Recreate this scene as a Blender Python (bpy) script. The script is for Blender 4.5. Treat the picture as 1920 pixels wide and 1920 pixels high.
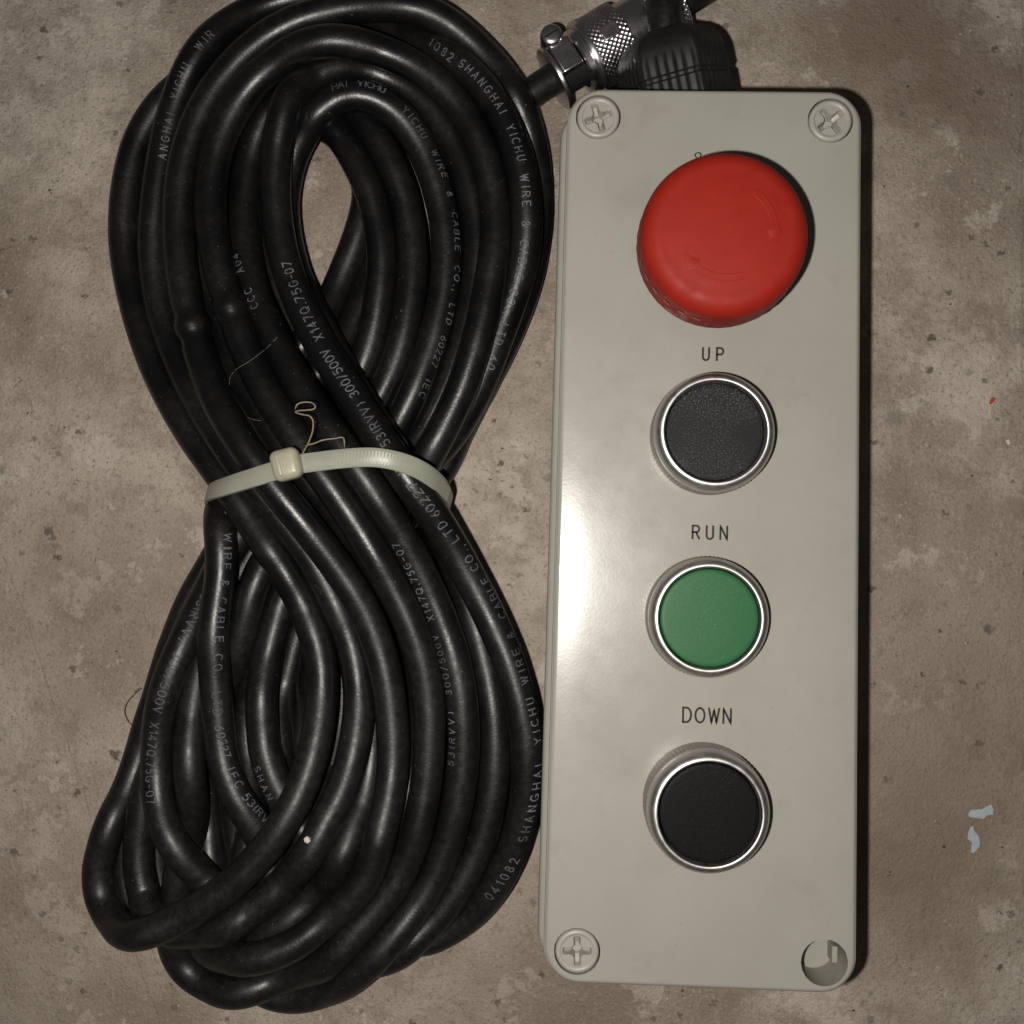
import bpy, bmesh, math, random
import numpy as np
from mathutils import Vector, Matrix

for o in list(bpy.data.objects): bpy.data.objects.remove(o)
scene = bpy.context.scene
COL = scene.collection
S = 0.001                                   # everything below is written in millimetres
random.seed(4); rng = np.random.default_rng(7)

# ------------------------------------------------------------------ camera, world, flash, exposure
CAM_H = 334.0; FPX = 2059.0
CAM_ROT = (0.040, 0.0351439085, 0.026)
cam = bpy.data.cameras.new('camera'); cam_o = bpy.data.objects.new('camera', cam); COL.objects.link(cam_o)
cam_o.location = (0, 0, CAM_H*S); cam_o.rotation_mode = 'XYZ'; cam_o.rotation_euler = CAM_ROT
cam.sensor_width = 36; cam.lens = FPX/1920*36; cam.clip_start = 0.01; cam.clip_end = 20
scene.camera = cam_o

world = bpy.data.worlds.new('World'); scene.world = world; world.use_nodes = True
bg = world.node_tree.nodes['Background']
bg.inputs[0].default_value = (1.0, 0.93, 0.86, 1); bg.inputs[1].default_value = 0.04

fl = bpy.data.lights.new('phone_flash', 'POINT'); fl.energy = 4.25; fl.color = (1.0, 0.95, 0.88)
fl.shadow_soft_size = 0.003
fl_o = bpy.data.objects.new('phone_flash', fl); COL.objects.link(fl_o); fl_o.location = (-20.5*S, -9*S, 336*S)

vs = scene.view_settings
vs.view_transform = 'Standard'; vs.look = 'None'; vs.exposure = 0.0; vs.gamma = 1.0; vs.use_curve_mapping = False

def _rot(ax, ay, az):
    cx,sx,cy,sy,cz,sz = math.cos(ax),math.sin(ax),math.cos(ay),math.sin(ay),math.cos(az),math.sin(az)
    Rx = np.array([[1,0,0],[0,cx,-sx],[0,sx,cx]]); Ry = np.array([[cy,0,sy],[0,1,0],[-sy,0,cy]]); Rz = np.array([[cz,-sz,0],[sz,cz,0],[0,0,1]])
    return Rz@Ry@Rx
RR = _rot(*CAM_ROT)
def at(u, v, z):
    """point of the place, at height z (mm), that was measured at photo position u, v"""
    d = RR@np.array([(u-960)/FPX, -(v-960)/FPX, -1.0]); t = (z-CAM_H)/d[2]
    return np.array([d[0]*t, d[1]*t, z])
def measure(P):
    c = (np.atleast_2d(P)-np.array([0,0,CAM_H]))@RR
    return np.stack([960+FPX*c[:,0]/-c[:,2], 960-FPX*c[:,1]/-c[:,2]], -1)

# ------------------------------------------------------------------ helpers
def mesh_obj(name, verts, faces, mat, parent=None, smooth=True, sharp=None):
    me = bpy.data.meshes.new(name)
    me.from_pydata([tuple(float(c)*S for c in v) for v in verts], [], [tuple(int(i) for i in f) for f in faces])
    bm = bmesh.new(); bm.from_mesh(me); bmesh.ops.recalc_face_normals(bm, faces=bm.faces); bm.to_mesh(me); bm.free()
    return _link(name, me, mat, parent, smooth, sharp)
def _link(name, me, mat, parent, smooth, sharp):
    if smooth:
        me.polygons.foreach_set('use_smooth', [True]*len(me.polygons))
        if sharp: me.set_sharp_from_angle(angle=math.radians(sharp))
    me.materials.append(mat); me.update()
    o = bpy.data.objects.new(name, me); COL.objects.link(o)
    if parent:
        o.parent = parent; o.matrix_parent_inverse = parent.matrix_basis.inverted()
    return o
def empty(name, loc):
    e = bpy.data.objects.new(name, None); e.empty_display_size = 0.01; e.location = tuple(c*S for c in loc); COL.objects.link(e); return e
def tag(o, label=None, cat=None, group=None, kind=None):
    for k, v in (('label',label),('category',cat),('group',group),('kind',kind)):
        if v: o[k] = v
    return o
def lathe(prof, c=(0,0,0), n=96, cap_end=True, cap_start=False, axis=None, wob=None):
    """prof: list of (radius, height). Returns verts, faces."""
    V=[];F=[]
    M = np.eye(3) if axis is None else axis
    for (r,h) in prof:
        for k in range(n):
            a = 2*math.pi*k/n
            rr = r if wob is None else wob(r,h,a)
            V.append(np.array(c)+M@np.array([rr*math.cos(a), rr*math.sin(a), h]))
    m=len(prof)
    for i in range(m-1):
        for k in range(n):
            F.append((i*n+k, i*n+(k+1)%n, (i+1)*n+(k+1)%n, (i+1)*n+k))
    if cap_end: F.append(tuple((m-1)*n+k for k in range(n)))
    if cap_start: F.append(tuple(n-1-k for k in range(n)))
    return V,F
def catmull(P, sub):
    P=np.asarray(P,float); Q=np.vstack([2*P[0]-P[1],P,2*P[-1]-P[-2]]); out=[]
    for i in range(1,len(Q)-2):
        p0,p1,p2,p3=Q[i-1:i+3]
        for t in np.linspace(0,1,sub,endpoint=False):
            out.append(.5*((2*p1)+(-p0+p2)*t+(2*p0-5*p1+4*p2-p3)*t*t+(-p0+3*p1-3*p2+p3)*t**3))
    out.append(P[-1]); return np.array(out)
def frames(P):
    T=np.gradient(P,axis=0); T/=np.linalg.norm(T,axis=1)[:,None]
    Nn=np.zeros_like(P); n=np.cross(T[0],(0,0,1.0)); n=n if np.linalg.norm(n)>1e-3 else np.cross(T[0],(0,1.0,0)); n/=np.linalg.norm(n)
    for i in range(len(P)):
        n=n-T[i]*np.dot(n,T[i]); n/=np.linalg.norm(n); Nn[i]=n
    return T,Nn,np.cross(T,Nn)
def tube(P, r, sides=16, base=0):
    P=np.asarray(P,float); T,N,B=frames(P); n=len(P)
    r=np.broadcast_to(np.asarray(r,float),(n,))
    a=np.arange(sides)*2*math.pi/sides
    V=(P[:,None,:]+r[:,None,None]*(np.cos(a)[None,:,None]*N[:,None,:]+np.sin(a)[None,:,None]*B[:,None,:])).reshape(-1,3)
    F=[(base+i*sides+k, base+i*sides+(k+1)%sides, base+(i+1)*sides+(k+1)%sides, base+(i+1)*sides+k) for i in range(n-1) for k in range(sides)]
    F.append(tuple(base+k for k in range(sides))); F.append(tuple(base+(n-1)*sides+k for k in range(sides-1,-1,-1)))
    return V,F
def box(c, sz, M=None):
    M=np.eye(3) if M is None else M
    V=[np.array(c)+M@(np.array(s)*np.array(sz)/2) for s in ((-1,-1,-1),(1,-1,-1),(1,1,-1),(-1,1,-1),(-1,-1,1),(1,-1,1),(1,1,1),(-1,1,1))]
    return V,[(0,3,2,1),(4,5,6,7),(0,1,5,4),(1,2,6,5),(2,3,7,6),(3,0,4,7)]
def merge(parts):
    V=[];F=[]
    for v,f in parts:
        b=len(V); V+=list(v); F+=[tuple(i+b for i in ff) for ff in f]
    return V,F
def bevel_obj(o, w, seg=3):
    m=o.modifiers.new('bevel','BEVEL'); m.width=w*S; m.segments=seg; m.limit_method='ANGLE'; m.angle_limit=math.radians(30)
    return o

# ------------------------------------------------------------------ materials
def mat(name):
    m=bpy.data.materials.new(name); m.use_nodes=True; nt=m.node_tree
    return m, nt, nt.nodes['Principled BSDF'], nt.nodes, nt.links
def tex_coord(nt, scale=1000.0):
    tc=nt.nodes.new('ShaderNodeTexCoord'); mp=nt.nodes.new('ShaderNodeMapping'); mp.inputs['Scale'].default_value=(scale,)*3
    nt.links.new(tc.outputs['Object'], mp.inputs['Vector']); return mp.outputs['Vector']
def noise(nt, vec, scale, detail=4, rough=.55, w=None):
    n=nt.nodes.new('ShaderNodeTexNoise'); n.inputs['Scale'].default_value=scale; n.inputs['Detail'].default_value=detail; n.inputs['Roughness'].default_value=rough
    if w is not None:
        mp=nt.nodes.new('ShaderNodeMapping'); mp.inputs['Location'].default_value=w; nt.links.new(vec,mp.inputs['Vector']); vec=mp.outputs['Vector']
    nt.links.new(vec,n.inputs['Vector']); return n.outputs['Fac']
def ramp(nt, fac, stops):
    r=nt.nodes.new('ShaderNodeValToRGB'); e=r.color_ramp.elements
    while len(e)<len(stops): e.new(.5)
    for el,(p,c) in zip(e,stops):
        el.position=p; el.color=(c,c,c,1) if not hasattr(c,'__len__') else (*c,1)
    nt.links.new(fac,r.inputs['Fac']); return r.outputs['Color']
def mix(nt, fac, a, b, mode='MIX'):
    m=nt.nodes.new('ShaderNodeMix'); m.data_type='RGBA'; m.blend_type=mode
    for k,v in ((0,fac),(6,a),(7,b)):
        if hasattr(v,'is_linked') or hasattr(v,'links'): nt.links.new(v,m.inputs[k])
        else: m.inputs[k].default_value = v if k==0 else (*v,1)
    return m.outputs[2]
def bump(nt, bsdf, h, strength, dist):
    b=nt.nodes.new('ShaderNodeBump'); b.inputs['Strength'].default_value=strength; b.inputs['Distance'].default_value=dist*S
    nt.links.new(h,b.inputs['Height']); nt.links.new(b.outputs['Normal'],bsdf.inputs['Normal'])
def math_node(nt, op, a, b):
    m=nt.nodes.new('ShaderNodeMath'); m.operation=op
    for i,v in enumerate((a,b)):
        if hasattr(v,'links'): nt.links.new(v,m.inputs[i])
        else: m.inputs[i].default_value=v
    return m.outputs[0]

def concrete():
    m,nt,b,N,L=mat('concrete'); v=tex_coord(nt)
    broad=noise(nt,v,.011,3,.6,(-40,12,0)); mid=noise(nt,v,.055,6,.68,(31,7,0)); fine=noise(nt,v,.50,4,.72,(5,90,0)); grit=noise(nt,v,1.0,3,.75,(15,0,0))
    col=mix(nt,ramp(nt,mid,[(.40,0.0),(.49,.45),(.53,.62),(.62,1.0)]),(.295,.247,.204),(.440,.385,.327))
    col=mix(nt,ramp(nt,broad,[(.36,.75),(.55,0.0)]),col,(.195,.150,.115))
    col=mix(nt,ramp(nt,grit,[(.33,.62),(.44,0.0)]),col,(.150,.120,.094))
    col=mix(nt,ramp(nt,grit,[(.57,0.0),(.68,.55)]),col,(.47,.42,.36))
    sc_=noise(nt,v,.035,8,.74,(77,20,0))
    col=mix(nt,ramp(nt,sc_,[(.565,0.0),(.59,.55),(.70,.35)]),col,(.50,.445,.385))
    col=mix(nt,ramp(nt,sc_,[(.385,.55),(.41,.40),(.43,0.0)]),col,(.215,.175,.142))
    # gritty wear: dark crumbs gather in patches, pale dust elsewhere
    patch=ramp(nt,broad,[(.42,.25),(.60,1.0)])
    dk=math_node(nt,'MULTIPLY',ramp(nt,fine,[(.31,.75),(.41,0.0)]),patch)
    col=mix(nt,dk,col,(.120,.094,.072))
    col=mix(nt,ramp(nt,fine,[(.63,0.0),(.72,.30)]),col,(.52,.47,.41))
    # old brown stains soaked into the slab
    for (u0,v0,rad,amt) in ((1690,60,34,.80),(1790,150,26,.6),(1800,1420,70,.55),(1700,1640,40,.5),(140,1120,40,.30),(60,1750,70,.3),(1000,1880,45,.3)):
        p0=at(u0,v0,0); mp=N.new('ShaderNodeVectorMath'); mp.operation='DISTANCE'; L.new(v,mp.inputs[0]); mp.inputs[1].default_value=(p0[0],p0[1],0)
        edge=math_node(nt,'SUBTRACT',1.0,math_node(nt,'DIVIDE',mp.outputs['Value'],rad))
        edge=math_node(nt,'ADD',edge,math_node(nt,'MULTIPLY',math_node(nt,'SUBTRACT',mid,.5),2.6))
        kk=math_node(nt,'MULTIPLY',math_node(nt,'MINIMUM',math_node(nt,'MAXIMUM',math_node(nt,'MULTIPLY',edge,1.5),0.0),1.0),amt)
        col=mix(nt,kk,col,(.165,.122,.090))
    dn=N.new('ShaderNodeTexNoise'); dn.inputs['Scale'].default_value=.8; dn.inputs['Detail'].default_value=2; L.new(v,dn.inputs['Vector'])
    for sc,thr,c,off in ((.085,.115,(.075,.060,.047),(0,0,0)),(.045,.10,(.165,.155,.130),(17,3,0)),(.19,.16,(.080,.062,.049),(3,44,0))):
        mp=N.new('ShaderNodeMapping'); mp.inputs['Location'].default_value=off; mp.inputs['Rotation'].default_value=(0,0,.7+off[0]); mp.inputs['Scale'].default_value=(1,1.2,1); L.new(v,mp.inputs['Vector'])
        vm=N.new('ShaderNodeVectorMath'); vm.operation='MULTIPLY_ADD'; L.new(dn.outputs['Color'],vm.inputs[0]); vm.inputs[1].default_value=(4.2,4.2,0); L.new(mp.outputs['Vector'],vm.inputs[2])
        vo=N.new('ShaderNodeTexVoronoi'); vo.voronoi_dimensions='2D'; vo.inputs['Scale'].default_value=sc; L.new(vm.outputs[0],vo.inputs['Vector'])
        sel=N.new('ShaderNodeSeparateColor'); L.new(vo.outputs['Color'],sel.inputs[0])
        keep=math_node(nt,'GREATER_THAN',sel.outputs[0],.80)
        size=math_node(nt,'MULTIPLY',math_node(nt,'POWER',sel.outputs[1],1.8),thr)
        d=math_node(nt,'SUBTRACT',size,math_node(nt,'MULTIPLY',vo.outputs['Distance'],.55))
        k=math_node(nt,'MULTIPLY',math_node(nt,'MINIMUM',math_node(nt,'MAXIMUM',math_node(nt,'MULTIPLY',d,16),0.0),.85),math_node(nt,'MULTIPLY',keep,math_node(nt,'ADD',.35,math_node(nt,'MULTIPLY',sel.outputs[2],.65))))
        col=mix(nt,k,col,c)
    sx=N.new('ShaderNodeSeparateXYZ'); L.new(v,sx.inputs[0])
    for (nx,ny,c0,w) in ((1.0,.012,141.8,.55),(.93,.36,-158.5,.32)):
        lin=math_node(nt,'ADD',math_node(nt,'MULTIPLY',sx.outputs[0],nx),math_node(nt,'MULTIPLY',sx.outputs[1],ny))
        lin=math_node(nt,'ABSOLUTE',math_node(nt,'SUBTRACT',math_node(nt,'ADD',lin,math_node(nt,'MULTIPLY',mid,5.0)),c0+2.5),0.0)
        k=math_node(nt,'MULTIPLY',math_node(nt,'MAXIMUM',math_node(nt,'SUBTRACT',1.0,math_node(nt,'DIVIDE',lin,w)),0.0),ramp(nt,fine,[(.40,.55),(.62,.05)]))
        col=mix(nt,k,col,(.09,.07,.055))
    L.new(col,b.inputs['Base Color'])
    b.inputs['Roughness'].default_value=.78; b.inputs['Specular IOR Level'].default_value=.25
    bump(nt,b,math_node(nt,'ADD',math_node(nt,'ADD',math_node(nt,'MULTIPLY',fine,.7),math_node(nt,'MULTIPLY',grit,.6)),math_node(nt,'ADD',math_node(nt,'MULTIPLY',mid,1.0),math_node(nt,'MULTIPLY',sc_,1.6))),.8,1.1)
    return m
def rubber():
    m,nt,b,N,L=mat('black_pvc_sheath'); v=tex_coord(nt)
    d1=noise(nt,v,.045,4,.6); d2=noise(nt,v,.5,5,.65,(4,4,4)); sp=noise(nt,v,1.5,2,.5,(9,2,3))
    sep=N.new('ShaderNodeSeparateXYZ'); L.new(v,sep.inputs[0])
    low=N.new('ShaderNodeMapRange'); L.new(sep.outputs[1],low.inputs[0]); low.inputs[1].default_value=40; low.inputs[2].default_value=-90; low.inputs[3].default_value=0.0; low.inputs[4].default_value=.16
    d1=math_node(nt,'ADD',d1,low.outputs[0])
    dust=math_node(nt,'MULTIPLY',ramp(nt,d1,[(.40,0.0),(.68,1.0)]),ramp(nt,d2,[(.35,.30),(.68,1.0)]))
    col=mix(nt,dust,(.0032,.0032,.0036),(.0120,.0109,.0098))
    col=mix(nt,ramp(nt,sp,[(.735,0.0),(.765,.55)]),col,(.20,.19,.17))
    L.new(col,b.inputs['Base Color'])
    rr=N.new('ShaderNodeMapRange'); L.new(dust,rr.inputs[0]); rr.inputs[3].default_value=.32; rr.inputs[4].default_value=.54; L.new(rr.outputs[0],b.inputs['Roughness'])
    b.inputs['Specular IOR Level'].default_value=.42
    bump(nt,b,math_node(nt,'ADD',d2,math_node(nt,'MULTIPLY',sp,.7)),.24,.24)
    return m
def plain(name, col, rough, spec=.5, metal=0.0, bscale=None, bstr=.1, bdist=.1, var=0.0, vscale=.2, sss=0.0, coat=0.0):
    m,nt,b,N,L=mat(name); v=tex_coord(nt)
    if var>0:
        f=noise(nt,v,vscale,4,.6)
        L.new(mix(nt,ramp(nt,f,[(.3,0.0),(.7,1.0)]),tuple(c*(1-var) for c in col),tuple(min(1,c*(1+var*.6)) for c in col)),b.inputs['Base Color'])
        L.new(ramp(nt,noise(nt,v,vscale*2.3,4,.6,(8,1,5)),[(.3,max(.03,rough*.85)),(.7,min(1,rough*1.15))]),b.inputs['Roughness'])
    else:
        b.inputs['Base Color'].default_value=(*col,1); b.inputs['Roughness'].default_value=rough
    b.inputs['Specular IOR Level'].default_value=spec; b.inputs['Metallic'].default_value=metal
    if sss: b.inputs['Subsurface Weight'].default_value=sss; b.inputs['Subsurface Radius'].default_value=(1,1,.9); b.inputs['Subsurface Scale'].default_value=.0015
    if coat: b.inputs['Coat Weight'].default_value=coat; b.inputs['Coat Roughness'].default_value=.2
    if bscale: bump(nt,b,noise(nt,v,bscale,3,.6,(3,3,3)),bstr,bdist)
    return m
def box_plastic():
    m,nt,b,N,L=mat('grey_abs_plastic'); v=tex_coord(nt)
    f=noise(nt,v,.03,4,.6); sp=noise(nt,v,.9,3,.6,(6,6,0))
    col=mix(nt,ramp(nt,f,[(.3,0.0),(.7,1.0)]),(.270,.266,.234),(.300,.296,.263))
    col=mix(nt,ramp(nt,sp,[(.69,0.0),(.73,.5)]),col,(.20,.185,.15))
    col=mix(nt,ramp(nt,noise(nt,v,.055,5,.7,(44,2,0)),[(.56,0.0),(.74,.36)]),col,(.215,.20,.165))
    L.new(col,b.inputs['Base Color'])
    L.new(ramp(nt,noise(nt,v,.12,4,.65,(2,7,0)),[(.3,.215),(.7,.285)]),b.inputs['Roughness'])
    b.inputs['Specular IOR Level'].default_value=.45
    bump(nt,b,noise(nt,v,1.3,3,.7),.14,.10)
    return m
def speckled(name, base, dustc, thr, rough, spec):
    m,nt,b,N,L=mat(name); v=tex_coord(nt)
    sp=noise(nt,v,2.6,2,.7); cl=noise(nt,v,.09,3,.5,(3,8,0))
    k=math_node(nt,'MULTIPLY',ramp(nt,sp,[(thr,0.0),(thr+.07,1.0)]),ramp(nt,cl,[(.35,.15),(.65,1.0)]))
    L.new(mix(nt,k,base,dustc),b.inputs['Base Color']); b.inputs['Roughness'].default_value=rough; b.inputs['Specular IOR Level'].default_value=spec
    bump(nt,b,noise(nt,v,1.1,3,.6,(1,2,3)),.18,.2)
    return m
M_CONC=concrete(); M_PVC=rubber(); M_BOX=box_plastic()
def worn_print():
    m,nt,b,N,L=mat('worn_pale_print'); v=tex_coord(nt)
    k=math_node(nt,'MULTIPLY',ramp(nt,noise(nt,v,1.1,3,.6),[(.30,.15),(.52,1.0)]),ramp(nt,noise(nt,v,.035,2,.5,(3,1,7)),[(.35,.35),(.6,1.0)]))
    L.new(mix(nt,k,(.016,.016,.018),(.155,.163,.188)),b.inputs['Base Color']); b.inputs['Roughness'].default_value=.55; b.inputs['Specular IOR Level'].default_value=.2
    return m
M_PRINT=worn_print()
M_INK=plain('black_ink',(.018,.017,.013),.55,.2)
M_RED=plain('red_plastic',(.238,.0125,.0062),.58,.20,bscale=1.2,bstr=.14,bdist=.15,var=.08,vscale=.12)
M_WEAR=plain('worn_pale_marks',(.34,.17,.14),.6)
M_BLACKBTN=speckled('dusty_black_plastic',(.0105,.0102,.0115),(.075,.072,.075),.54,.62,.16)
M_BLACKBTN2=speckled('clean_black_plastic',(.0034,.0033,.0036),(.035,.033,.031),.62,.55,.10)
M_GREEN=speckled('green_plastic',(.0135,.092,.029),(.08,.19,.10),.62,.5,.25)
M_CHROME=plain('satin_chrome',(.56,.54,.525),.41,.5,1.0,bscale=2.5,bstr=.05,bdist=.05,var=.06)
M_STEELSIDE=plain('dull_bezel_side',(.30,.285,.265),.5,.5,.6,var=.15,vscale=.5)
M_PLATED=plain('polished_nickel',(.60,.58,.60),.26,.5,1.0,var=.05)
M_KNURL=plain('knurled_nickel',(.50,.48,.50),.32,.5,1.0,var=.05)
M_NYLONBLACK=plain('black_nylon',(.009,.009,.009),.5,.4,bscale=.6,bstr=.12,bdist=.2,var=.3)
M_TIE=plain('milky_nylon',(.265,.275,.225),.38,.45,bscale=.5,bstr=.06,bdist=.2,var=.10,vscale=.12)
M_TIEHEAD=plain('yellowed_nylon',(.34,.32,.235),.36,.45,bscale=.6,bstr=.1,bdist=.25,var=.12,vscale=.25)
M_STRAW=plain('dry_straw',(.26,.21,.115),.6,.3,var=.25,vscale=.8)
M_HAIR=plain('brown_hair',(.035,.022,.014),.5,.4)
M_FIBRE=plain('grey_fibre',(.16,.15,.14),.6,.3)
M_LEAF=plain('olive_blade',(.12,.14,.03),.6,.3)
M_PAINTCHIP=plain('pale_blue_paint',(.34,.40,.42),.6,.3,var=.12,vscale=.4)
M_REDCHIP=plain('red_chip',(.40,.05,.03),.6,.3)
M_PALECHIP=plain('pale_chip',(.60,.55,.49),.7,.3,var=.2,vscale=.8)
M_DARKCHIP=plain('dark_grit',(.055,.043,.034),.8,.2,var=.3,vscale=.8)
M_DARK=plain('dark_gap',(.01,.01,.01),.7,.2)

# ------------------------------------------------------------------ floor
def build_floor():
    n=160; ext=330.0; g=np.linspace(-ext,ext,n+1)
    V=[];F=[]
    for j in range(n+1):
        for i in range(n+1):
            x,y=g[i],g[j]
            V.append((x,y,-0.25+0.12*math.sin(x*.031+1.3)*math.sin(y*.027)+0.06*math.sin(x*.11+y*.07)+random.uniform(-.02,.02)))
    for j in range(n):
        for i in range(n):
            a=j*(n+1)+i; F.append((a,a+1,a+n+2,a+n+1))
    o=mesh_obj('floor',V,F,M_CONC); tag(o,'worn grey-brown concrete floor with pits and stains',None,None,'structure'); return o
build_floor()

# ------------------------------------------------------------------ control box
LX0T,LX1T,LX0B,LX1B,LY0,LY1 = 1.50,76.75,0.65,78.35,-106.7,120.9
LID_Z=55.0
BOX=empty('control_box',(39.3,7,0)); tag(BOX,'grey plastic hoist control box with red stop knob and three push buttons','control box')
def rrect(inset, r, seg=12):
    """rounded outline of the enclosure, inset in mm"""
    pts=[]
    def cx(t,y):  # t 0 left 1 right
        k=(y-LY0)/(LY1-LY0)
        return (LX0B+(LX0T-LX0B)*k+inset) if t==0 else (LX1B+(LX1T-LX1B)*k-inset)
    y0,y1=LY0+inset,LY1-inset; rr=max(.5,r-inset)
    for (t,yy,a0) in ((1,y1,0),(0,y1,90),(0,y0,180),(1,y0,270)):
        sx=-1 if t==1 else 1; sy=-1 if yy==y1 else 1
        c=(cx(t,yy)+sx*rr, yy+sy*rr)
        for k in range(seg+1):
            a=math.radians(a0+90*k/seg); pts.append((c[0]+rr*math.cos(a), c[1]+rr*math.sin(a)))
    return pts
def loft(rings):
    V=[];F=[];n=len(rings[0])
    for r in rings: V+=r
    for i in range(len(rings)-1):
        for k in range(n): F.append((i*n+k,i*n+(k+1)%n,(i+1)*n+(k+1)%n,(i+1)*n+k))
    return V,F
SCREWS=[(9.5,113.2),(68.7,113.0),(9.05,-98.55)]
HOLE=(70.3,-98.95)
BUTTONS=[('UP',39.3,31.3),('RUN',39.0,-14.1),('DOWN',39.4,-60.5)]
HR=5.8
def build_lid():
    bm=bmesh.new()
    prof=[(0.25,43.3),(0.0,43.7),(0.0,53.2)]
    for k in range(1,9):
        a=math.radians(90*k/8); prof.append((1.35*(1-math.cos(a)), 53.2+1.8*math.sin(a)))
    prof+=[(1.45,LID_Z)]
    rings=[[bm.verts.new((x*S,y*S,z*S)) for x,y in rrect(i,9.0)] for i,z in prof]
    n=len(rings[0])
    for a,b in zip(rings,rings[1:]):
        for k in range(n): bm.faces.new((a[k],a[(k+1)%n],b[(k+1)%n],b[k]))
    top=rings[-1]; loops=[list(top)]
    for (x,y) in SCREWS+[HOLE]:
        deep = 38.5 if (x,y)==HOLE else 50.0
        r1=[]; rb=[]
        for k in range(48):
            a=2*math.pi*k/48
            r1.append(bm.verts.new(((x+HR*math.cos(a))*S,(y+HR*math.sin(a))*S,LID_Z*S)))
            rb.append(bm.verts.new(((x+HR*.985*math.cos(a))*S,(y+HR*.985*math.sin(a))*S,deep*S)))
        for k in range(48):
            bm.faces.new((r1[k],rb[k],rb[(k+1)%48],r1[(k+1)%48]))
        fb=bm.faces.new(rb); loops.append(r1)
        if (x,y)==HOLE:
            for f in {g for v in rb for g in v.link_faces}: f.material_index=1
    from mathutils.geometry import delaunay_2d_cdt
    allv=[v for l in loops for v in l]; edges=[]; base=0
    for dx in (1.0,2.0,3.2,4.5,6.0,8.0,11.0):
        for side in (0,1):
            for yy in np.arange(LY0+12,LY1-11,4.0):
                k=(yy-LY0)/(LY1-LY0); xx=(LX0B+(LX0T-LX0B)*k+1.45+dx) if side==0 else (LX1B+(LX1T-LX1B)*k-1.45-dx)
                if all((xx-hx)**2+(yy-hy)**2>(HR+.6)**2 for hx,hy in SCREWS+[HOLE]): allv.append(bm.verts.new((xx*S,yy*S,LID_Z*S)))
    for l in loops:
        edges+=[(base+k,base+(k+1)%len(l)) for k in range(len(l))]; base+=len(l)
    vo,eo,fo,ov,oe,of=delaunay_2d_cdt([Vector((v.co.x/S,v.co.y/S)) for v in allv],edges,[],0,1e-5)
    for f in fo:
        cx=sum(vo[i].x for i in f)/3; cy=sum(vo[i].y for i in f)/3
        if any((cx-x)**2+(cy-y)**2<(HR*.99)**2 for x,y in SCREWS+[HOLE]): continue
        vs_=[allv[ov[i][0]] for i in f]
        if len(set(vs_))==3:
            try: bm.faces.new(vs_)
            except ValueError: pass
    # slight crown added along both long edges, shaped so the flash highlight hugs the rim
    for v in bm.verts:
        if v.co.z>54.0*S:
            y=v.co.y/S; k=(y-LY0)/(LY1-LY0); d=min(v.co.x/S-(LX0B+(LX0T-LX0B)*k),(LX1B+(LX1T-LX1B)*k)-v.co.x/S)
            if d<9.0: v.co.z-=.27*((9.0-max(d,0))/9.0)**2*S
    me=bpy.data.meshes.new('lid')
    bmesh.ops.recalc_face_normals(bm,faces=bm.faces); bm.to_mesh(me); bm.free()
    o=_link('lid',me,M_BOX,BOX,True,35); me.materials.append(M_RECESS); return o
M_RECESS=plain('matt_recess_plastic',(.27,.265,.225),.75,.15,var=.1,vscale=.3)
build_lid()
def build_base():
    prof=[(-.2,0.0),(-.9,0.6),(-1.5,1.5),(-1.7,30),(-1.7,40.6),(-1.5,41.6),(-.9,42.3),(.5,42.6),(2,42.7)]
    V,F=loft([[(x,y,z) for x,y in rrect(i,9.0)] for i,z in prof])
    n=len(V)//len(prof); F.append(tuple(range(n-1,-1,-1))); F.append(tuple((len(prof)-1)*n+k for k in range(n)))
    mesh_obj('base',V,F,M_BOX,BOX,True,40)
build_base()
def build_gasket():
    V,F=loft([[(x,y,z) for x,y in rrect(i,9.0)] for i,z in ((.9,42.72),(.9,43.45))])
    mesh_obj('gasket',V,F,M_DARK,BOX,True,40)
build_gasket()
def screw(x,y,rot):
    prof=[(5.45,50.5),(5.45,54.5),(5.30,54.95),(5.0,55.2),(4.6,55.28),(4.2,55.2),(3.95,54.95)]
    # head with a real cross recess: cut by boolean-free construction - polar grid with depth map
    n=96; rad=[3.95,3.7,3.45,3.2,2.95,2.7,2.45,2.2,1.95,1.7,1.45,1.2,.95,.7,.45,.2]
    V=[];F=[]
    for (r,z) in prof:
        for k in range(n):
            a=2*math.pi*k/n; V.append((x+r*math.cos(a),y+r*math.sin(a),z))
    def depth(r,a):
        c,s=r*math.cos(a-rot),r*math.sin(a-rot)
        w=.78
        ax,ay=abs(c),abs(s)
        def arm(l,t):
            if l>3.5: return 0
            return max(0,min(1,(w-t)/.16))*min(1,(3.5-l)/.25)
        d=max(arm(ax,ay),arm(ay,ax))
        slope=max(.3,1-r/6.2)
        cen=max(0,min(1,(1.5-r)/.3))
        return max(d*3.6*slope,cen*3.8)
    for r in rad:
        for k in range(n):
            a=2*math.pi*k/n; V.append((x+r*math.cos(a),y+r*math.sin(a),54.9-depth(r,a)))
    m=len(prof)+len(rad)
    for i in range(m-1):
        for k in range(n): F.append((i*n+k,i*n+(k+1)%n,(i+1)*n+(k+1)%n,(i+1)*n+k))
    F.append(tuple((m-1)*n+k for k in range(n)))
    o=mesh_obj('screw',V,F,M_SCREW,BOX,True,38)
M_SCREW=plain('grey_screw_plastic',(.300,.295,.260),.4,.45,var=.06,vscale=.3)
for (x,y),r in zip(SCREWS,(math.radians(20),math.radians(38),math.radians(2))): screw(x,y,r)
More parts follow.
